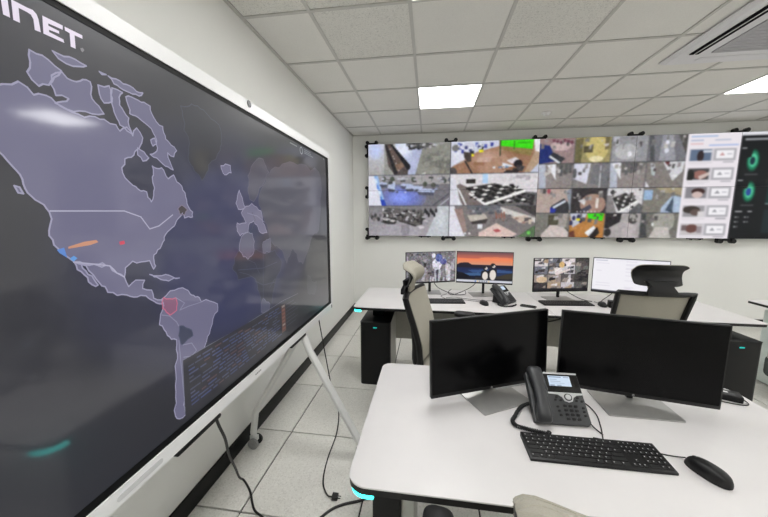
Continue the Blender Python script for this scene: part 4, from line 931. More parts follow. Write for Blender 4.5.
# ------------------------------------------------------------------ office chairs
def make_chair(label, loc, rz, arm=0.165):
    r = empty('office_chair', label, 'chair', loc, rz, None)
    H = 0.49
    # back surface: u across 0..1, z height
    prof = [(0.50, -0.185), (0.60, -0.178), (0.70, -0.186), (0.80, -0.212), (0.90, -0.244), (1.00, -0.275), (1.045, -0.29)]
    def yb(z):
        for (z0, y0), (z1, y1) in zip(prof[:-1], prof[1:]):
            if z <= z1: t = (z-z0)/(z1-z0); return y0+(y1-y0)*t
        return prof[-1][1]
    zb, zt = 0.52, 0.985
    def wd(v): return 0.199 + 0.016*v - 0.03*max(0, 0.25-v)*4*0.6
    def back(u, v):
        s = u*2-1; z = zb+(zt-zb)*v
        return (s*wd(v), yb(z) + 0.035*s*s, z)
    MB().slab(back, 16, 18, lambda u, v: (0, -0.010, 0)).build('backrest', FABRIC, r)
    # frame around the mesh, sitting behind it
    per = [back(t/10, 1) for t in range(11)] + [back(1, 1-t/12) for t in range(1, 13)] + [back(1-t/10, 0) for t in range(1, 11)] + [back(0, t/12) for t in range(1, 13)]
    per = [(x*1.015, y-0.022, z) for x, y, z in per]
    f = MB()
    n = len(per); rings = []
    for i in range(n):
        p = Vector(per[i]); t = (Vector(per[(i+1) % n]) - Vector(per[i-1])).normalized()
        dpt = Vector((0, 1, 0)); w = t.cross(dpt).normalized()
        rings.append([tuple(p + w*(0.014*math.cos(a)*1.15) + dpt*(0.019*math.sin(a)*1.1)) for a in [2*math.pi*k/8+math.pi/8 for k in range(8)]])
    rings.append(rings[0]); f.loft(rings, cap=False)
    f.build('backrest_frame', BLACKP, r)
    # spine bar, lumbar pad
    sp = MB(); sp.tube([(0, -0.02, 0.42), (0, -0.16, 0.43), (0, -0.235, 0.50), (0, -0.245, 0.62), (0, -0.262, 0.74)], [0.028, 0.03, 0.03, 0.026, 0.02], 10, r2=[0.045, 0.045, 0.04, 0.035, 0.03], smooth=4, up=(0, 0, 1)); sp.build('spine', BLACKP, r)
    MB().slab(lambda u, v: ((u*2-1)*0.15, yb(0.62+0.14*v)-0.016+0.02*(u*2-1)**2, 0.62+0.14*v), 8, 5, lambda u, v: (0, -0.02, 0)).build('lumbar_pad', BLACKP, r, bevel=0.003)
    # headrest: padded front, black shell behind, tapered neck
    def head(u, v):
        s = math.sin((u*2-1)*math.pi/2)
        # curls back at the top
        y = -0.262 + 0.026*math.sin(math.pi*min(1, v*1.1)) - (0.030*((v-0.7)/0.3)**1.3 if v > 0.7 else 0)
        e = 1 - (0.04*abs(s)**2 + 0.24*abs(s)**8 if v > 0.5 else 0.14*abs(s)**8)
        return (s*(0.138 + 0.010*v), y - 0.01 + 0.034*s*s, 1.113 + (v-0.5)*0.138*e)
    def puff(u, v):     # how far the cushion face rounds back near its rim
        return 0.017*min(1.0, abs(math.sin((2*u-1)*math.pi/2))**14 + abs(2*v-1)**8)
    hp = MB().slab(lambda u, v: (head(u, v)[0], head(u, v)[1]-puff(u, v), head(u, v)[2]), 30, 16, lambda u, v: (0, -0.025+puff(u, v), 0)).build('headrest', FABRIC, r, angle=70)
    MB().slab(lambda u, v: tuple(Vector(head(0.008+u*0.984, -0.05+v*1.035)) + Vector((0, -0.0185, 0))), 16, 10, lambda u, v: (0, -0.012 - 0.006*math.sin(math.pi*v), 0)).build('headrest_shell', BLACKP, r, bevel=0.004)
    nk = MB(); nk.loft([[(-0.085, -0.332, 0.98), (0.085, -0.332, 0.98), (0.085, -0.298, 0.98), (-0.085, -0.298, 0.98)],
                        [(-0.080, -0.332, 1.012), (0.080, -0.332, 1.012), (0.080, -0.302, 1.012), (-0.080, -0.302, 1.012)],
                        [(-0.062, -0.322, 1.04), (0.062, -0.322, 1.04), (0.062, -0.296, 1.04), (-0.062, -0.296, 1.04)],
                        [(-0.088, -0.318, 1.075), (0.088, -0.318, 1.075), (0.088, -0.288, 1.075), (-0.088, -0.288, 1.075)]])
    nk.build('headrest_neck', BLACKP, r, bevel=0.004)
    MB().slab(lambda u, v: ((u*2-1)*(0.060+0.03*(v-0.5)**2*4), -0.278+0.012*v, 0.965+0.10*v), 8, 6, lambda u, v: (0, -0.016, 0)).build('neck_cover', FABRIC, r, bevel=0.003)
    # ribs woven into the head cushion
    rb = MB()
    for k in range(9):
        v = 0.12+0.1*k; pts = [tuple(Vector(head(i/16, v)) + Vector((0, 0.0004-puff(i/16, v), 0))) for i in range(17)]
        rb.tube(pts, 0.0016, 5)
    for k in range(5):
        rb.tube([tuple(Vector(head(0.02+0.96*i/14, 1.0)) + Vector((0, -0.0175-0.0018*k, 0.0002))) for i in range(15)], 0.0012, 5)
    rb.build('headrest_rib', FABRIC, hp, kind='stuff')
    # seat
    st = MB(); st.loft([[(x, y+0.03, z) for x, y in rrect(-w_, w_, -d_, d_, 0.09, 6)] for w_, d_, z in ((0.21, 0.20, H-0.055), (0.245, 0.235, H-0.045), (0.25, 0.24, H-0.015), (0.235, 0.225, H), (0.15, 0.14, H+0.004))])
    st.build('seat', FABRIC, r, angle=50)
    MB().prism([(x, y+0.03) for x, y in rrect(-0.22, 0.22, -0.21, 0.21, 0.08, 6)], H-0.085, H-0.056).build('seat_pan', BLACKP, r, bevel=0.008)
    MB().box(-0.09, 0.09, -0.1, 0.12, H-0.14, H-0.086).build('tilt_mechanism', BLACKP, r, bevel=0.01)
    for s in (-1, 1):
        a = MB(); a.tube([(s*0.12, 0.0, H-0.075), (s*0.25, 0.0, H-0.07), (s*0.265, 0.02, H+0.02), (s*0.265, 0.035, H+arm)], [0.016, 0.016, 0.016, 0.013], 8, r2=[0.028, 0.028, 0.026, 0.024], smooth=4, up=(0, 0, 1))
        ar = a.build('armrest', BLACKP, r)
        pd = MB(); pd.loft([[(s*0.265+x, 0.046+y, z) for x, y in rrect(-w_, w_, -d_, d_, 0.026, 5)] for w_, d_, z in ((0.030, 0.062, H+arm-0.002), (0.038, 0.072, H+arm+0.005), (0.038, 0.072, H+arm+0.021), (0.030, 0.064, H+arm+0.029))])
        pd.build('armrest_pad', BLACKP, ar, angle=50)
    gc = MB(); gc.disc((0, 0, 0.1), 0.028, 0.17); gc.disc((0, 0, 0.26), 0.016, 0.1); gc.build('gas_column', BLACKP, r)
    for k in range(5):
        t = 2*math.pi*k/5 + 0.3; c, s = math.cos(t), math.sin(t)
        lg_ = MB(); lg_.tube([(c*0.02, s*0.02, 0.125), (c*0.15, s*0.15, 0.108), (c*0.315, s*0.315, 0.075)], [0.03, 0.026, 0.018], 8, r2=[0.026, 0.022, 0.016], up=(0, 0, 1))
        L_ = lg_.build('base_arm', BLACKP, r)
        w_ = MB(); w_.disc((c*0.315, s*0.315, 0.045), 0.008, 0.03)
        w_.M = Matrix.Translation((c*0.315, s*0.315, 0.028)) @ Matrix.Rotation(t+0.8, 4, 'Z')
        w_.disc((0, -0.024, 0), 0.028, 0.018, 'y', 16); w_.disc((0, 0.006, 0), 0.028, 0.018, 'y', 16)
        w_.build('castor', RUBBER, L_, bevel=0.003)
    return r
make_chair('beige mesh office chair with black frame turned sideways at the back left desk', (1.340, -2.80, 0.0), R(-90-12), 0.28)
make_chair('black framed mesh office chair seen from behind at the back right desk', (2.672, -2.30, -0.0), R(-3), 0.15)
make_chair('beige topped office chair pushed to the foreground desk, at the bottom edge', (1.462, -4.212, 0.0), R(-8), 0.225)

# ------------------------------------------------------------------ monitors
def make_monitor(label, loc, rz, w, h, tilt, base, pic=None, zb=0.03, base_kind='plate', group=None, cable=None, chin=0.014, lip=False, roll=0.0):
    """root on the desk below the screen centre; screen faces local -y"""
    r = empty('monitor', label, 'monitor', loc, rz, group)
    Mx = Matrix.Translation((0, 0, zb)) @ Matrix.Rotation(-tilt, 4, 'X') @ Matrix.Rotation(roll, 4, 'Y')
    m = MB(); m.M = Mx; m.prism(rrect(-w/2, w/2, 0, h, 0.003, 2), 0.0, 0.016, lambda u, v, q: (u, q, v)); m.build('bezel', BLACKP, r, bevel=0.0012)
    m = MB(); m.M = Mx; m.loft([[(x, 0.016, z) for x, z in rrect(-w/2+0.01, w/2-0.01, 0.01, h-0.01, 0.01, 3)], [(x, 0.034, z) for x, z in rrect(-w/2+0.06, w/2-0.06, 0.05, h-0.05, 0.02, 3)]]); m.build('back_shell', BLACKP, r)
    bx = 0.005
    if pic is not None:
        picture('screen', pic, lambda u, v: tuple(Mx @ Vector((-w/2+bx+u*(w-2*bx), -0.0006, h-bx-v*(h-bx-chin)))), MONM, r)
    else:
        m = MB(); m.M = Mx; m.box(-w/2+bx, w/2-bx, -0.0006, 0.001, chin, h-bx); m.build('screen', OFFSCREEN, r, smooth=False)
    # badge on the chin
    m = MB(); m.M = Mx; m.disc((0, -0.0004, chin/2), 0.0042, -0.0006, 'y', 14); bd = m.build('badge', SILVERP if pic is None else DARKG, r)
    if pic is None:
        me = text_mesh('hp', 0.0065)
        me.transform(Mx @ Matrix.Translation((0, -0.0012, chin/2)) @ Matrix.Rotation(math.pi/2, 4, 'X')); me.materials.append(BLACKP)
        o = bpy.data.objects.new('badge_lettering', me); COL.objects.link(o); o.parent = bd
    if lip:
        m = MB(); m.M = Mx; m.box(0.02, w/2-0.02, -0.002, 0.006, -0.006, 0.0); m.build('lower_lip', SILVERP, r, bevel=0.001)
    bw, bd_, by, brz = base
    B = Matrix.Translation((0, by, 0)) @ Matrix.Rotation(brz, 4, 'Z')
    s = MB(); s.M = B
    s.loft([[(x, y, z) for x, y in q] for q, z in ((rrect(-bw/2, bw/2, -bd_/2, bd_/2, 0.006, 2), 0.0), (rrect(-bw/2, bw/2, -bd_/2, bd_/2, 0.006, 2), 0.005), (rrect(-0.03, 0.03, -0.012+0.02, 0.012+0.02, 0.006, 2), 0.016))])
    s.build('stand_base', SILVER, r, angle=8)
    c = MB(); cw = 0.011 if base_kind == 'dark' else 0.022
    c.box(-cw, cw, 0.024, 0.044, 0.004, zb+h*0.55); c.build('stand_column', BLACKP if base_kind == 'dark' else SILVER, r, bevel=0.003)
    m = MB(); m.M = Mx; m.box(-0.05, 0.05, 0.03, by+0.01 if by+0.01 > 0.045 else 0.045, h*0.4, h*0.6); m.build('mount_head', BLACKP, r, bevel=0.003)
    if cable:
        MB().tube(cable, 0.0032, 7, smooth=6).build('cable', CABLE, r)
    return r
# foreground pair, switched off
make_monitor('switched-off black monitor left of the desk phone on the front desk', (1.447, -3.517, TZ), 0.40, 0.545, 0.318, 0.03, (0.235, 0.185, -0.012, 0.12), zb=0.027, roll=-0.014, lip=True,
             cable=[(0.05, 0.06, 0.14), (0.08, 0.09, 0.05), (0.11, 0.06, 0.012), (0.17, 0.03, 0.005), (0.24, 0.06, 0.005)])
make_monitor('switched-off black monitor right of the desk phone on the front desk', (1.986, -3.512, TZ), -0.155, 0.545, 0.322, 0.03, (0.255, 0.180, 0.0, 0.14), zb=0.036, base_kind='dark', roll=0.016,
             cable=[(0.03, 0.05, 0.12), (0.06, 0.10, 0.04), (0.10, 0.13, 0.005), (0.14, 0.16, 0.005)])
# pictures of the four back monitors
def pic_hardware():
    c = Canvas(160, 90, (120, 116, 122))
    for k in range(70):
        x, y = rng.random(), rng.random(); g_ = rng.choice([(206, 204, 212), (150, 146, 152), (86, 80, 86), (60, 56, 62), (176, 172, 184), (132, 122, 126)])
        w_, h_ = 0.02+0.05*rng.random(), 0.08+0.3*rng.random()
        c.poly([(x, y), (x+w_, y+.02), (x+w_*.8, y+h_), (x-w_*.3, y+h_*.9)], g_, alpha=.9)
    c.ell(.62, .42, .1, .2, (214, 214, 226)); c.ell(.66, .2, .07, .14, (90, 104, 160)); c.ell(.75, .33, .07, .1, (92, 92, 150)); c.poly([(.56, .6), (.7, .6), (.68, 1), (.58, 1)], (176, 176, 186))
    c.poly([(.6, .6), (.65, .6), (.64, 1), (.61, 1)], (80, 78, 88)); c.ell(.55, .12, .04, .08, (226, 226, 236)); c.ell(.85, .6, .06, .2, (196, 190, 196))
    c.mottle(10, 3); c.mottle(14, 6); c.noise(6); c.blur(1); return c.linear()
def pic_sunset():
    c = Canvas(160, 90, (20, 24, 46))
    c.grad(0, 0, 1, .22, (104, 76, 84), (214, 112, 88)); c.grad(0, .22, 1, .42, (238, 130, 84), (214, 150, 122))
    c.ell(.25, .16, .3, .05, (176, 96, 84), alpha=.6); c.ell(.7, .2, .3, .04, (244, 142, 96), alpha=.6)
    c.poly([(0, .44), (.05, .38), (.12, .36), (.2, .35), (.27, .42), (.5, .45), (.75, .46), (1, .49), (1, .62), (0, .6)], (34, 30, 44))
    c.grad(0, .52, 1, .78, (30, 40, 78), (36, 54, 92)); c.poly([(.2, .6), (.7, .56), (1, .6), (1, .66), (.3, .68)], (56, 84, 132)); c.poly([(.1, .72), (.4, .68), (.55, .76), (.2, .8)], (64, 96, 140))
    c.poly([(0, .66), (.12, .7), (.25, .8), (.3, .9), (0, .95)], (18, 18, 28)); c.poly([(.35, .85), (.6, .82), (.75, .78), (.9, .7), (1, .66), (1, .96), (.3, .96)], (62, 56, 46)); c.poly([(0, .88), (1, .86), (1, .93), (0, .93)], (30, 30, 38))
    for (x, y0, y1, w_) in ((.52, .45, .91, .072), (.655, .38, .91, .08)):
        c.poly([(x-w_*.9, y0+.16), (x+w_*.9, y0+.16), (x+w_*.8, y1), (x-w_*.7, y1)], (34, 34, 40)); c.ell(x, (y0+.2+y1)/2, w_*.72, (y1-y0-.2)*.52, (226, 218, 210)); c.ell(x, y0+.07, w_*.6, .09, (28, 28, 34)); c.ell(x+.012, y0+.08, w_*.4, .05, (210, 200, 196)); c.ell(x-.01, y0+.05, w_*.3, .04, (28, 28, 34)); c.line(x-w_*.85, y0+.2, x-w_*.95, y1-.12, .03, (24, 24, 30))
    c.rect(0, .925, 1, 1, (206, 208, 218)); 
    for k in range(7): c.rect(.34+.04*k, .945, .36+.04*k, .985, rng.choice([(90, 120, 190), (230, 200, 120), (120, 124, 132), (236, 236, 240)]))
    c.blur(1); return c.linear()
def pic_cctv():
    c = Canvas(160, 90, (50, 48, 52))
    pal = [(196, 190, 196), (150, 138, 132), (86, 80, 80), (36, 34, 38), (214, 206, 208), (168, 146, 122), (110, 112, 122), (60, 56, 58)]
    for i in range(4):
        for j in range(4):
            b = (i/4, j/4, (i+1)/4-.006, (j+1)/4-.008); c.rect(0, 0, 1, 1, rng.choice(pal if i < 3 else [(84, 84, 82), (110, 112, 108), (62, 60, 58)]), b)
            for k in range(6):
                x, y = rng.random()*.8, rng.random()*.8; w_, h_ = .15+.35*rng.random(), .15+.45*rng.random()
                c.poly([(x, y), (x+w_, y-.1), (x+w_*.9, y+h_), (x-.1, y+h_*.8)], rng.choice(pal if i < 3 else pal[1:4]), b)
    c.ell(.62, .17, .05, .08, (232, 222, 224)); c.ell(.5, .2, .05, .1, (210, 176, 120)); c.poly([(.36, .3), (.5, .28), (.52, .46), (.38, .5)], (226, 216, 214)); c.line(.4, .5, .66, .34, .06, (222, 206, 204)); c.ell(.14, .66, .1, .1, (206, 180, 150)); c.rect(.0, .93, 1, 1, (30, 30, 34))
    c.mottle(8, 3); c.noise(6); c.blur(1); return c.linear()
def pic_doc():
    c = Canvas(160, 90, (240, 238, 244))
    c.rect(0, 0, 1, .02, (210, 210, 220))
    for r_ in range(22):
        y = .07+.037*r_
        if r_ % 5 == 4: continue
        for (x0, m) in ((.05, .22), (.45, .28), (.78, .14)):
            if rng.random() < .62: c.rect(x0, y, x0+m*(.3+.7*rng.random()), y+.009, (212, 208, 220))
    c.rect(.03, .06, .2, .075, (190, 190, 206)); c.rect(0, .955, .55, 1, (70, 72, 80)); c.rect(0, .962, 1, 1, (64, 66, 74))
    c.blur(1); return c.linear()
S_ = 0.513; HH = 0.306
make_monitor('monitor filled with grey machine room camera views behind the beige chair', (1.203, -1.776, TZ), 0.385, S_, HH, 0.03, (0.22, 0.17, 0.045, -0.3), pic_hardware(), zb=0.104, base_kind='dark',
             cable=[(0.02, 0.05, 0.2), (0.06, 0.04, 0.08), (0.10, -0.03, 0.04), (0.20, -0.12, 0.006), (0.30, -0.13, 0.006), (0.36, -0.02, 0.006)])
make_monitor('monitor showing two penguins under an orange sunset', (1.697, -1.785, TZ), -0.09, S_, HH, 0.03, (0.24, 0.17, 0.03, 0.25), pic_sunset(), zb=0.113, base_kind='dark',
             cable=[(-0.02, 0.05, 0.2), (-0.08, 0.03, 0.10), (-0.16, -0.02, 0.05), (-0.28, -0.06, 0.006), (-0.33, 0.02, 0.006), (-0.30, 0.10, 0.02)])
make_monitor('monitor showing a grid of small camera views, beside the white screen', (2.358, -1.846, TZ), 0.210, S_, HH, 0.03, (0.24, 0.17, 0.02, -0.05), pic_cctv(), zb=0.074, base_kind='dark',
             cable=[(0.02, 0.05, 0.2), (0.08, 0.05, 0.08), (0.16, 0.0, 0.02), (0.20, -0.06, 0.006), (0.23, -0.10, 0.006)])
make_monitor('monitor showing a white document page behind the black headrest', (2.842, -1.953, TZ), -0.40, S_, HH, 0.03, (0.22, 0.17, 0.045, 0.2), pic_doc(), zb=0.087, base_kind='dark',
             cable=[(-0.02, 0.05, 0.2), (-0.10, 0.04, 0.08), (-0.17, -0.02, 0.02), (-0.18, -0.10, 0.006), (-0.10, -0.10, 0.006), (-0.05, -0.02, 0.006)])

# ------------------------------------------------------------------ keyboards and mice
def make_keyboard(label, loc, rz, w=0.415, d=0.12, cord=None):
    r = empty('keyboard', label, 'keyboard', loc, rz, None)
    b = MB(); b.loft([[(-w/2, -d/2, 0.0), (w/2, -d/2, 0.0), (w/2, d/2, 0.0), (-w/2, d/2, 0.0)], [(-w/2, -d/2, 0.008), (w/2, -d/2, 0.008), (w/2, d/2, 0.016), (-w/2, d/2, 0.016)]])
    b.build('base', BLACKP, r, bevel=0.0015)
    k = MB(); lg_ = MB()
    rows = [[1]*14, [1]*13+[1.6], [1.5]+[1]*12+[1.2], [1.8]+[1]*11+[1.9], [2.3]+[1]*10+[2.4], [1.3, 1.1, 1.1, 6.0, 1.1, 1.1, 1.3, 1.3]]
    def zt(y): return 0.012 + 0.008*(y/d)
    def row(x0, x1, ws, y0, y1):
        t = sum(ws); x = x0
        for q in ws:
            wq = (x1-x0)*q/t; xa, xb = x+0.0011, x+wq-0.0011; ya, yb_ = y0+0.0011, y1-0.0011
            za, zb_ = zt(ya), zt(yb_)
            k.add([(xa, ya, za-0.001), (xb, ya, za-0.001), (xb, yb_, zb_-0.001), (xa, yb_, zb_-0.001), (xa+.0012, ya+.0012, za+.0022), (xb-.0012, ya+.0012, za+.0022), (xb-.0012, yb_-.0012, zb_+.0022), (xa+.0012, yb_-.0012, zb_+.0022)], [(4, 5, 6, 7), (0, 1, 5, 4), (1, 2, 6, 5), (2, 3, 7, 6), (3, 0, 4, 7)])
            if wq < 0.03:
                cx, cy = xa+0.005, yb_-0.0055; cz = zt(cy)+0.0024
                lg_.add([(cx-.0014, cy-.0016, cz), (cx+.0014, cy-.0016, cz), (cx+.0014, cy+.0018, cz+.0002), (cx-.0014, cy+.0018, cz+.0002)], [(0, 1, 2, 3)])
            x += wq
    ys = [-d/2+0.007+(d-0.014)*i/6 for i in range(7)]
    for i in range(6):
        y0, y1 = ys[5-i], ys[6-i]
        row(-w/2+0.006, -w/2+0.288, rows[i], y0, y1)
        if i < 3 : row(-w/2+0.293, -w/2+0.334, [1, 1, 1] if i else [1, 1, 1], y0, y1)
        if i == 4: row(-w/2+0.307, -w/2+0.320, [1], y0, y1)
        if i == 5: row(-w/2+0.293, -w/2+0.334, [1, 1, 1], y0, y1)
        row(-w/2+0.339, w/2-0.006, [1, 1, 1, 1] if i < 5 else [2, 1, 1], y0, y1)
    k.build('keys', KEYM, r, smooth=False, kind='stuff')
    lg_.build('key_lettering', LEGEND, r, smooth=False, kind='stuff')
    if cord: MB().tube(cord, 0.0022, 7, smooth=6).build('cord', CABLE, r)
    return r
def make_mouse(label, loc, rz, cord=None):
    r = empty('mouse', label, 'computer mouse', loc, rz, None)
    L, Wd, Hh = 0.055, 0.031, 0.034
    rings = []
    for i in range(9):
        t = i/8; a = t*math.pi/2; s = math.cos(a)**0.55 if t < 1 else 0.02
        z = Hh*math.sin(a)**0.9
        rings.append([(Wd*s*math.cos(q)*(1-0.10*math.cos(q*2)), L*s*math.sin(q)-0.006*t, z+0.001) for q in [2*math.pi*k/24 for k in range(24)]])
    MB().loft(rings).build('body', BLACKP, r, angle=60)
    MB().disc((-0.003, 0.033, 0.024), 0.0085, 0.006, 'x', 16).build('scroll_wheel', DARKG, r, bevel=0.001)
    b = MB(); b.add([(-0.008, -0.030, 0.0315), (0.008, -0.030, 0.0315), (0.008, -0.026, 0.0330), (-0.008, -0.026, 0.0330)], [(0, 1, 2, 3)]); b.build('maker_mark', SILVERP, r)
    if cord: MB().tube(cord, 0.0018, 7, smooth=6).build('cord', CABLE, r)
    return r
make_keyboard('black keyboard on the front desk below the desk phone', (1.6985, -3.814, TZ), R(0.3), w=0.406, d=0.113,
              cord=[(0.06, 0.059, 0.008), (0.078, 0.10, 0.004), (0.095, 0.145, 0.003), (0.114, 0.21, 0.003), (0.112, 0.27, 0.003), (0.09, 0.31, 0.003)])
make_keyboard('black keyboard on the back left desk beside the beige chair', (1.292, -2.075, TZ), R(7), w=0.40, cord=[(0.05, 0.06, 0.008), (0.05, 0.12, 0.003), (0.03, 0.2, 0.003), (0.1, 0.28, 0.003)])
make_keyboard('black keyboard on the back right desk in front of the camera-view monitor', (2.352, -1.99, TZ), R(6), w=0.415)
make_mouse('black wired mouse at right of the front keyboard', (1.987, -3.852, TZ), R(22), cord=[(0.0, 0.055, 0.010), (-0.008, 0.068, 0.003), (-0.030, 0.080, 0.003), (-0.055, 0.096, 0.003), (-0.09, 0.125, 0.003), (-0.13, 0.16, 0.003), (-0.19, 0.20, 0.003)])
make_mouse('black mouse on the back left desk beside the desk phone', (1.652, -2.105, TZ), R(20), cord=[(0.0, 0.055, 0.010), (-0.03, 0.1, 0.003), (-0.10, 0.16, 0.003), (-0.2, 0.22, 0.003)])
make_mouse('grey black mouse on the back right desk near the mesh chair', (2.628, -2.01, TZ), R(-8), cord=[(0.0, 0.055, 0.010), (0.0, 0.09, 0.003), (-0.02, 0.12, 0.003)])

# ------------------------------------------------------------------ desk phones
def make_phone(label, loc, rz, coil):
    r = empty('desk_phone', label, 'telephone', loc, rz, None)
    A = R(42); ca, sa = math.cos(A), math.sin(A)
    F = Matrix(((1, 0, 0, 0), (0, ca, -sa, 0), (0, sa, ca, 0.012), (0, 0, 0, 1))) @ Matrix.Diagonal((1, 0.94, 1, 1))   # face frame: x right, y up the slope, z out of the face
    L = 0.195
    # body: slab along the slope
    b = MB(); b.M = F; b.prism(rrect(-0.095, 0.098, 0.0, L, (0.006, 0.012, 0.012, 0.012), 4), -0.026, 0.0); b.build('body', PHONEB, r, bevel=0.004)
    s = MB(); s.loft([[(x, 0.030, 0.0), (x, 0.135, 0.0), (x, 0.125, 0.10), (x, 0.095, 0.085)] for x in (-0.07, 0.075)]); s.build('foot_stand', BLACKP, r, bevel=0.003)
    q = MB(); q.M = F; q.prism(rrect(-0.028, 0.094, 0.118, 0.188, 0.004, 3), 0.0, 0.0035); q.build('display_surround', BLACKG, r, bevel=0.001)
    q = MB(); q.M = F; q.prism(rrect(-0.028, 0.094, 0.188, 0.1955, 0.003, 3), -0.004, 0.004); q.build('top_trim', SILVERP, r, bevel=0.001)
    c = Canvas(48, 22, (206, 222, 240)); c.rect(.05, .08, .6, .17, (120, 140, 170)); c.rect(.7, .08, .95, .17, (150, 166, 190))
    for k in range(3): c.rect(.08, .32+.17*k, .4+.15*k, .40+.17*k, (170, 186, 206))
    c.rect(.05, .86, .25, .94, (110, 130, 160)); c.rect(.35, .86, .55, .94, (130, 150, 176))
    picture('display', c.linear(), lambda u, v: tuple(F @ Vector((-0.015+u*0.080, 0.181-v*0.041, 0.0042))), LCDM, r)
    # silver arc with the round navigation button
    arc = [(-0.026, 0.116), (-0.026, 0.110), (0.006, 0.107), (0.020, 0.098), (0.026, 0.084), (0.040, 0.079), (0.054, 0.084), (0.060, 0.098), (0.074, 0.107), (0.097, 0.110), (0.097, 0.116)]
    q = MB(); q.M = F; q.prism(arc, 0.0, 0.003); q.build('navigation_arc', SILVERP, r, bevel=0.0008)
    q = MB(); q.M = F; q.disc((0.040, 0.098, 0.003), 0.014, 0.003); q.build('navigation_ring', DARKG, r, bevel=0.001)
    q = MB(); q.M = F; q.disc((0.040, 0.098, 0.0045), 0.010, 0.003); q.build('navigation_button', SILVERP, r, bevel=0.001)
    for i in range(4):
        for j in range(3):
            k_ = MB(); k_.M = F; x_, y_ = 0.022+0.0185*j, 0.066-0.0155*i
            k_.prism(rrect(x_-0.0065, x_+0.0065, y_-0.0048, y_+0.0048, 0.003, 3), 0.0, 0.003); k_.build('key', BLACKP, r, bevel=0.0008)
    for (x_, y_) in ((0.000, 0.098), (-0.006, 0.087), (0.012, 0.086), (0.074, 0.098), (0.068, 0.087), (0.086, 0.086), (0.084, 0.062), (0.084, 0.048), (0.084, 0.034), (-0.004, 0.062), (-0.002, 0.047), (0.0, 0.032)):
        k_ = MB(); k_.M = F; k_.prism(rrect(x_-0.005, x_+0.005, y_-0.004, y_+0.004, 0.003, 3), 0.0, 0.003); k_.build('function_key', BLACKP, r, bevel=0.0008)
    # handset lying along the left side
    h = MB(); h.M = F
    rings = []
    for y_, w_, z0, z1 in ((-0.004, 0.018, 0.004, 0.024), (0.002, 0.024, -0.004, 0.034), (0.022, 0.026, -0.004, 0.042), (0.045, 0.0245, 0.010, 0.043), (0.070, 0.021, 0.022, 0.046), (0.12, 0.021, 0.026, 0.049), (0.150, 0.0245, 0.016, 0.048), (0.175, 0.026, 0.002, 0.046), (0.200, 0.025, 0.002, 0.038), (0.207, 0.019, 0.008, 0.030)):
        zc, hz = (z0+z1)/2, (z1-z0)/2
        rings.append([(-0.066 + w_*math.copysign(abs(math.cos(a))**0.7, math.cos(a)), y_, zc + hz*math.copysign(abs(math.sin(a))**0.7, math.sin(a))) for a in [2*math.pi*k/20 for k in range(20)]])
    h.loft(rings); h.build('handset', PHONEB, r, angle=60)
    # coiled handset cord
    P = spline(coil, 40); pts = []
    tot = 0.0
    for i, p in enumerate(P):
        t = P[min(i+1, len(P)-1)] - P[max(i-1, 0)]; t.normalize()
        n1 = t.cross(Vector((0, 0, 1))).normalized(); n2 = n1.cross(t)
        if i: tot += (p-P[i-1]).length
        a = 2*math.pi*tot/0.0052
        pts.append(tuple(p + n1*0.0058*math.cos(a) + n2*0.0058*math.sin(a)))
    # resample so that each turn keeps about eight points
    MB().tube(pts, 0.0021, 5).build('coiled_cord', RUBBER, r)
    return r
ph = make_phone('charcoal desk phone with lit display between the two dark monitors', (1.660, -3.692, TZ), R(2),
           [(-0.080, 0.09, 0.030), (-0.105, 0.10, 0.012), (-0.130, 0.075, 0.009), (-0.155, 0.035, 0.009), (-0.172, 0.005, 0.009), (-0.168, -0.020, 0.009), (-0.140, -0.034, 0.009), (-0.105, -0.045, 0.009), (-0.074, -0.054, 0.009), (-0.066, -0.045, 0.012)])
MB().tube([(0.06, 0.10, 0.02), (0.110, 0.10, 0.004), (0.105, 0.02, 0.003), (0.115, -0.03, 0.003)], 0.0022, 7, smooth=6).build('line_cord', CABLE, ph)
make_phone('dark desk phone on the back left desk below the sunset screen', (1.880, -2.065, TZ), R(44),
           [(-0.085, 0.06, 0.03), (-0.12, 0.04, 0.008), (-0.13, -0.02, 0.008), (-0.08, -0.05, 0.008), (-0.04, -0.055, 0.008), (0.0, -0.05, 0.008)])
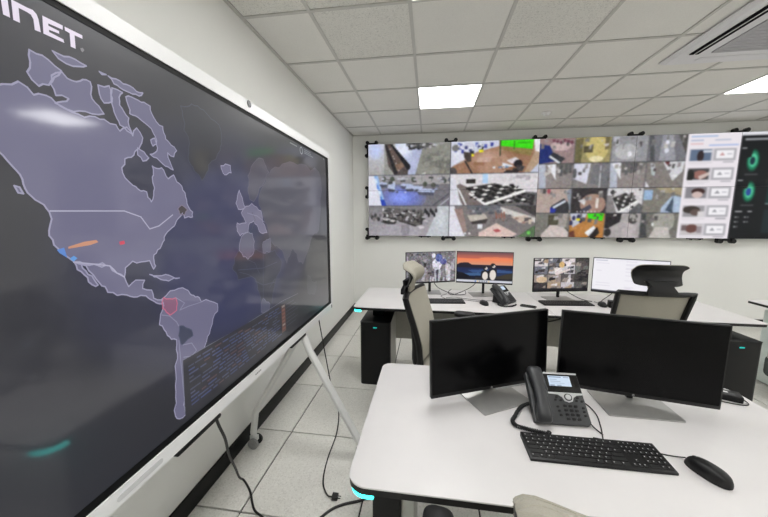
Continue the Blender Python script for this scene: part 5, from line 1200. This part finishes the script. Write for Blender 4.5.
# ------------------------------------------------------------------ small things
mp = empty('mobile_phone', 'slim dark grey handheld lying flat beside the back desk phone', 'handheld', (2.005, -2.125, TZ), R(62))
MB().prism(rrect(-0.028, 0.028, -0.062, 0.062, 0.010, 4), 0.0, 0.010).build('body', DARKG, mp, bevel=0.002)
MB().prism(rrect(-0.025, 0.025, -0.055, 0.055, 0.006, 4), 0.0098, 0.0106).build('glass', BLACKG, mp)
ad = empty('power_adapter', 'small black power adapter behind the right front monitor', 'power adapter', (2.395, -3.398, TZ), R(-25))
MB().box(-0.05, 0.05, -0.028, 0.028, 0.0, 0.026).build('case', BLACKS, ad, bevel=0.004)
MB().box(-0.04, 0.01, -0.004, 0.006, 0.0258, 0.0264).build('sticker', WHITEP, ad, smooth=False)
MB().tube([(0.05, 0.0, 0.012), (0.066, -0.012, 0.003), (0.055, -0.036, 0.003), (0.02, -0.048, 0.003), (-0.03, -0.05, 0.003), (-0.08, -0.04, 0.003)], 0.002, 7, smooth=6).build('cord', CABLE, ad)
dk = empty('desk_speaker', 'small black speaker beside the mouse on the back right desk', 'speaker', (2.690, -2.04, TZ), R(-10))
MB().prism(rrect(-0.03, 0.03, -0.03, 0.03, 0.008, 4), 0.0, 0.055).build('cabinet', BLACKP, dk, bevel=0.003)
MB().disc((0, -0.0302, 0.028), 0.02, -0.002, 'y').build('speaker_cone', DARKG, dk)
for k, P in enumerate(([(0.98, -1.95, 0.004), (1.05, -2.08, 0.004), (1.13, -2.02, 0.004), (1.17, -2.15, 0.004), (1.08, -2.25, 0.004), (1.16, -2.33, 0.004)],
                       [(1.0, -1.82, 0.004), (1.10, -1.92, 0.004), (1.20, -1.88, 0.004), (1.12, -2.10, 0.004), (0.99, -2.16, 0.004), (0.97, -2.30, 0.004)])):
    tag(MB().tube(P, 0.0045, 7, smooth=8).build('floor_cable', CABLE), ['loose black cable on the floor under the back left desk, nearer the chair', 'loose black cable on the floor under the back left desk, nearer the pedestal'][k], 'cable')
cg = MB().tube([(2.20, -1.76, 0.52), (2.26, -1.77, 0.50), (2.34, -1.77, 0.515), (2.42, -1.765, 0.54)], 0.006, 7, smooth=6).build('hanging_cable', CABLE)
tag(cg, 'black cable slung across the panel under the back right desk', 'cable')
bc = MB().tube([(1.34, -1.93, DZ+0.003), (1.42, -1.90, DZ+0.003), (1.50, -1.93, DZ+0.003), (1.57, -1.96, DZ+0.003), (1.68, -1.99, DZ+0.003), (1.76, -1.98, DZ+0.003)], 0.0022, 7, smooth=6).build('desk_cable', CABLE)
tag(bc, 'thin dark cable wandering over the back left desk behind the keyboard', 'cable')
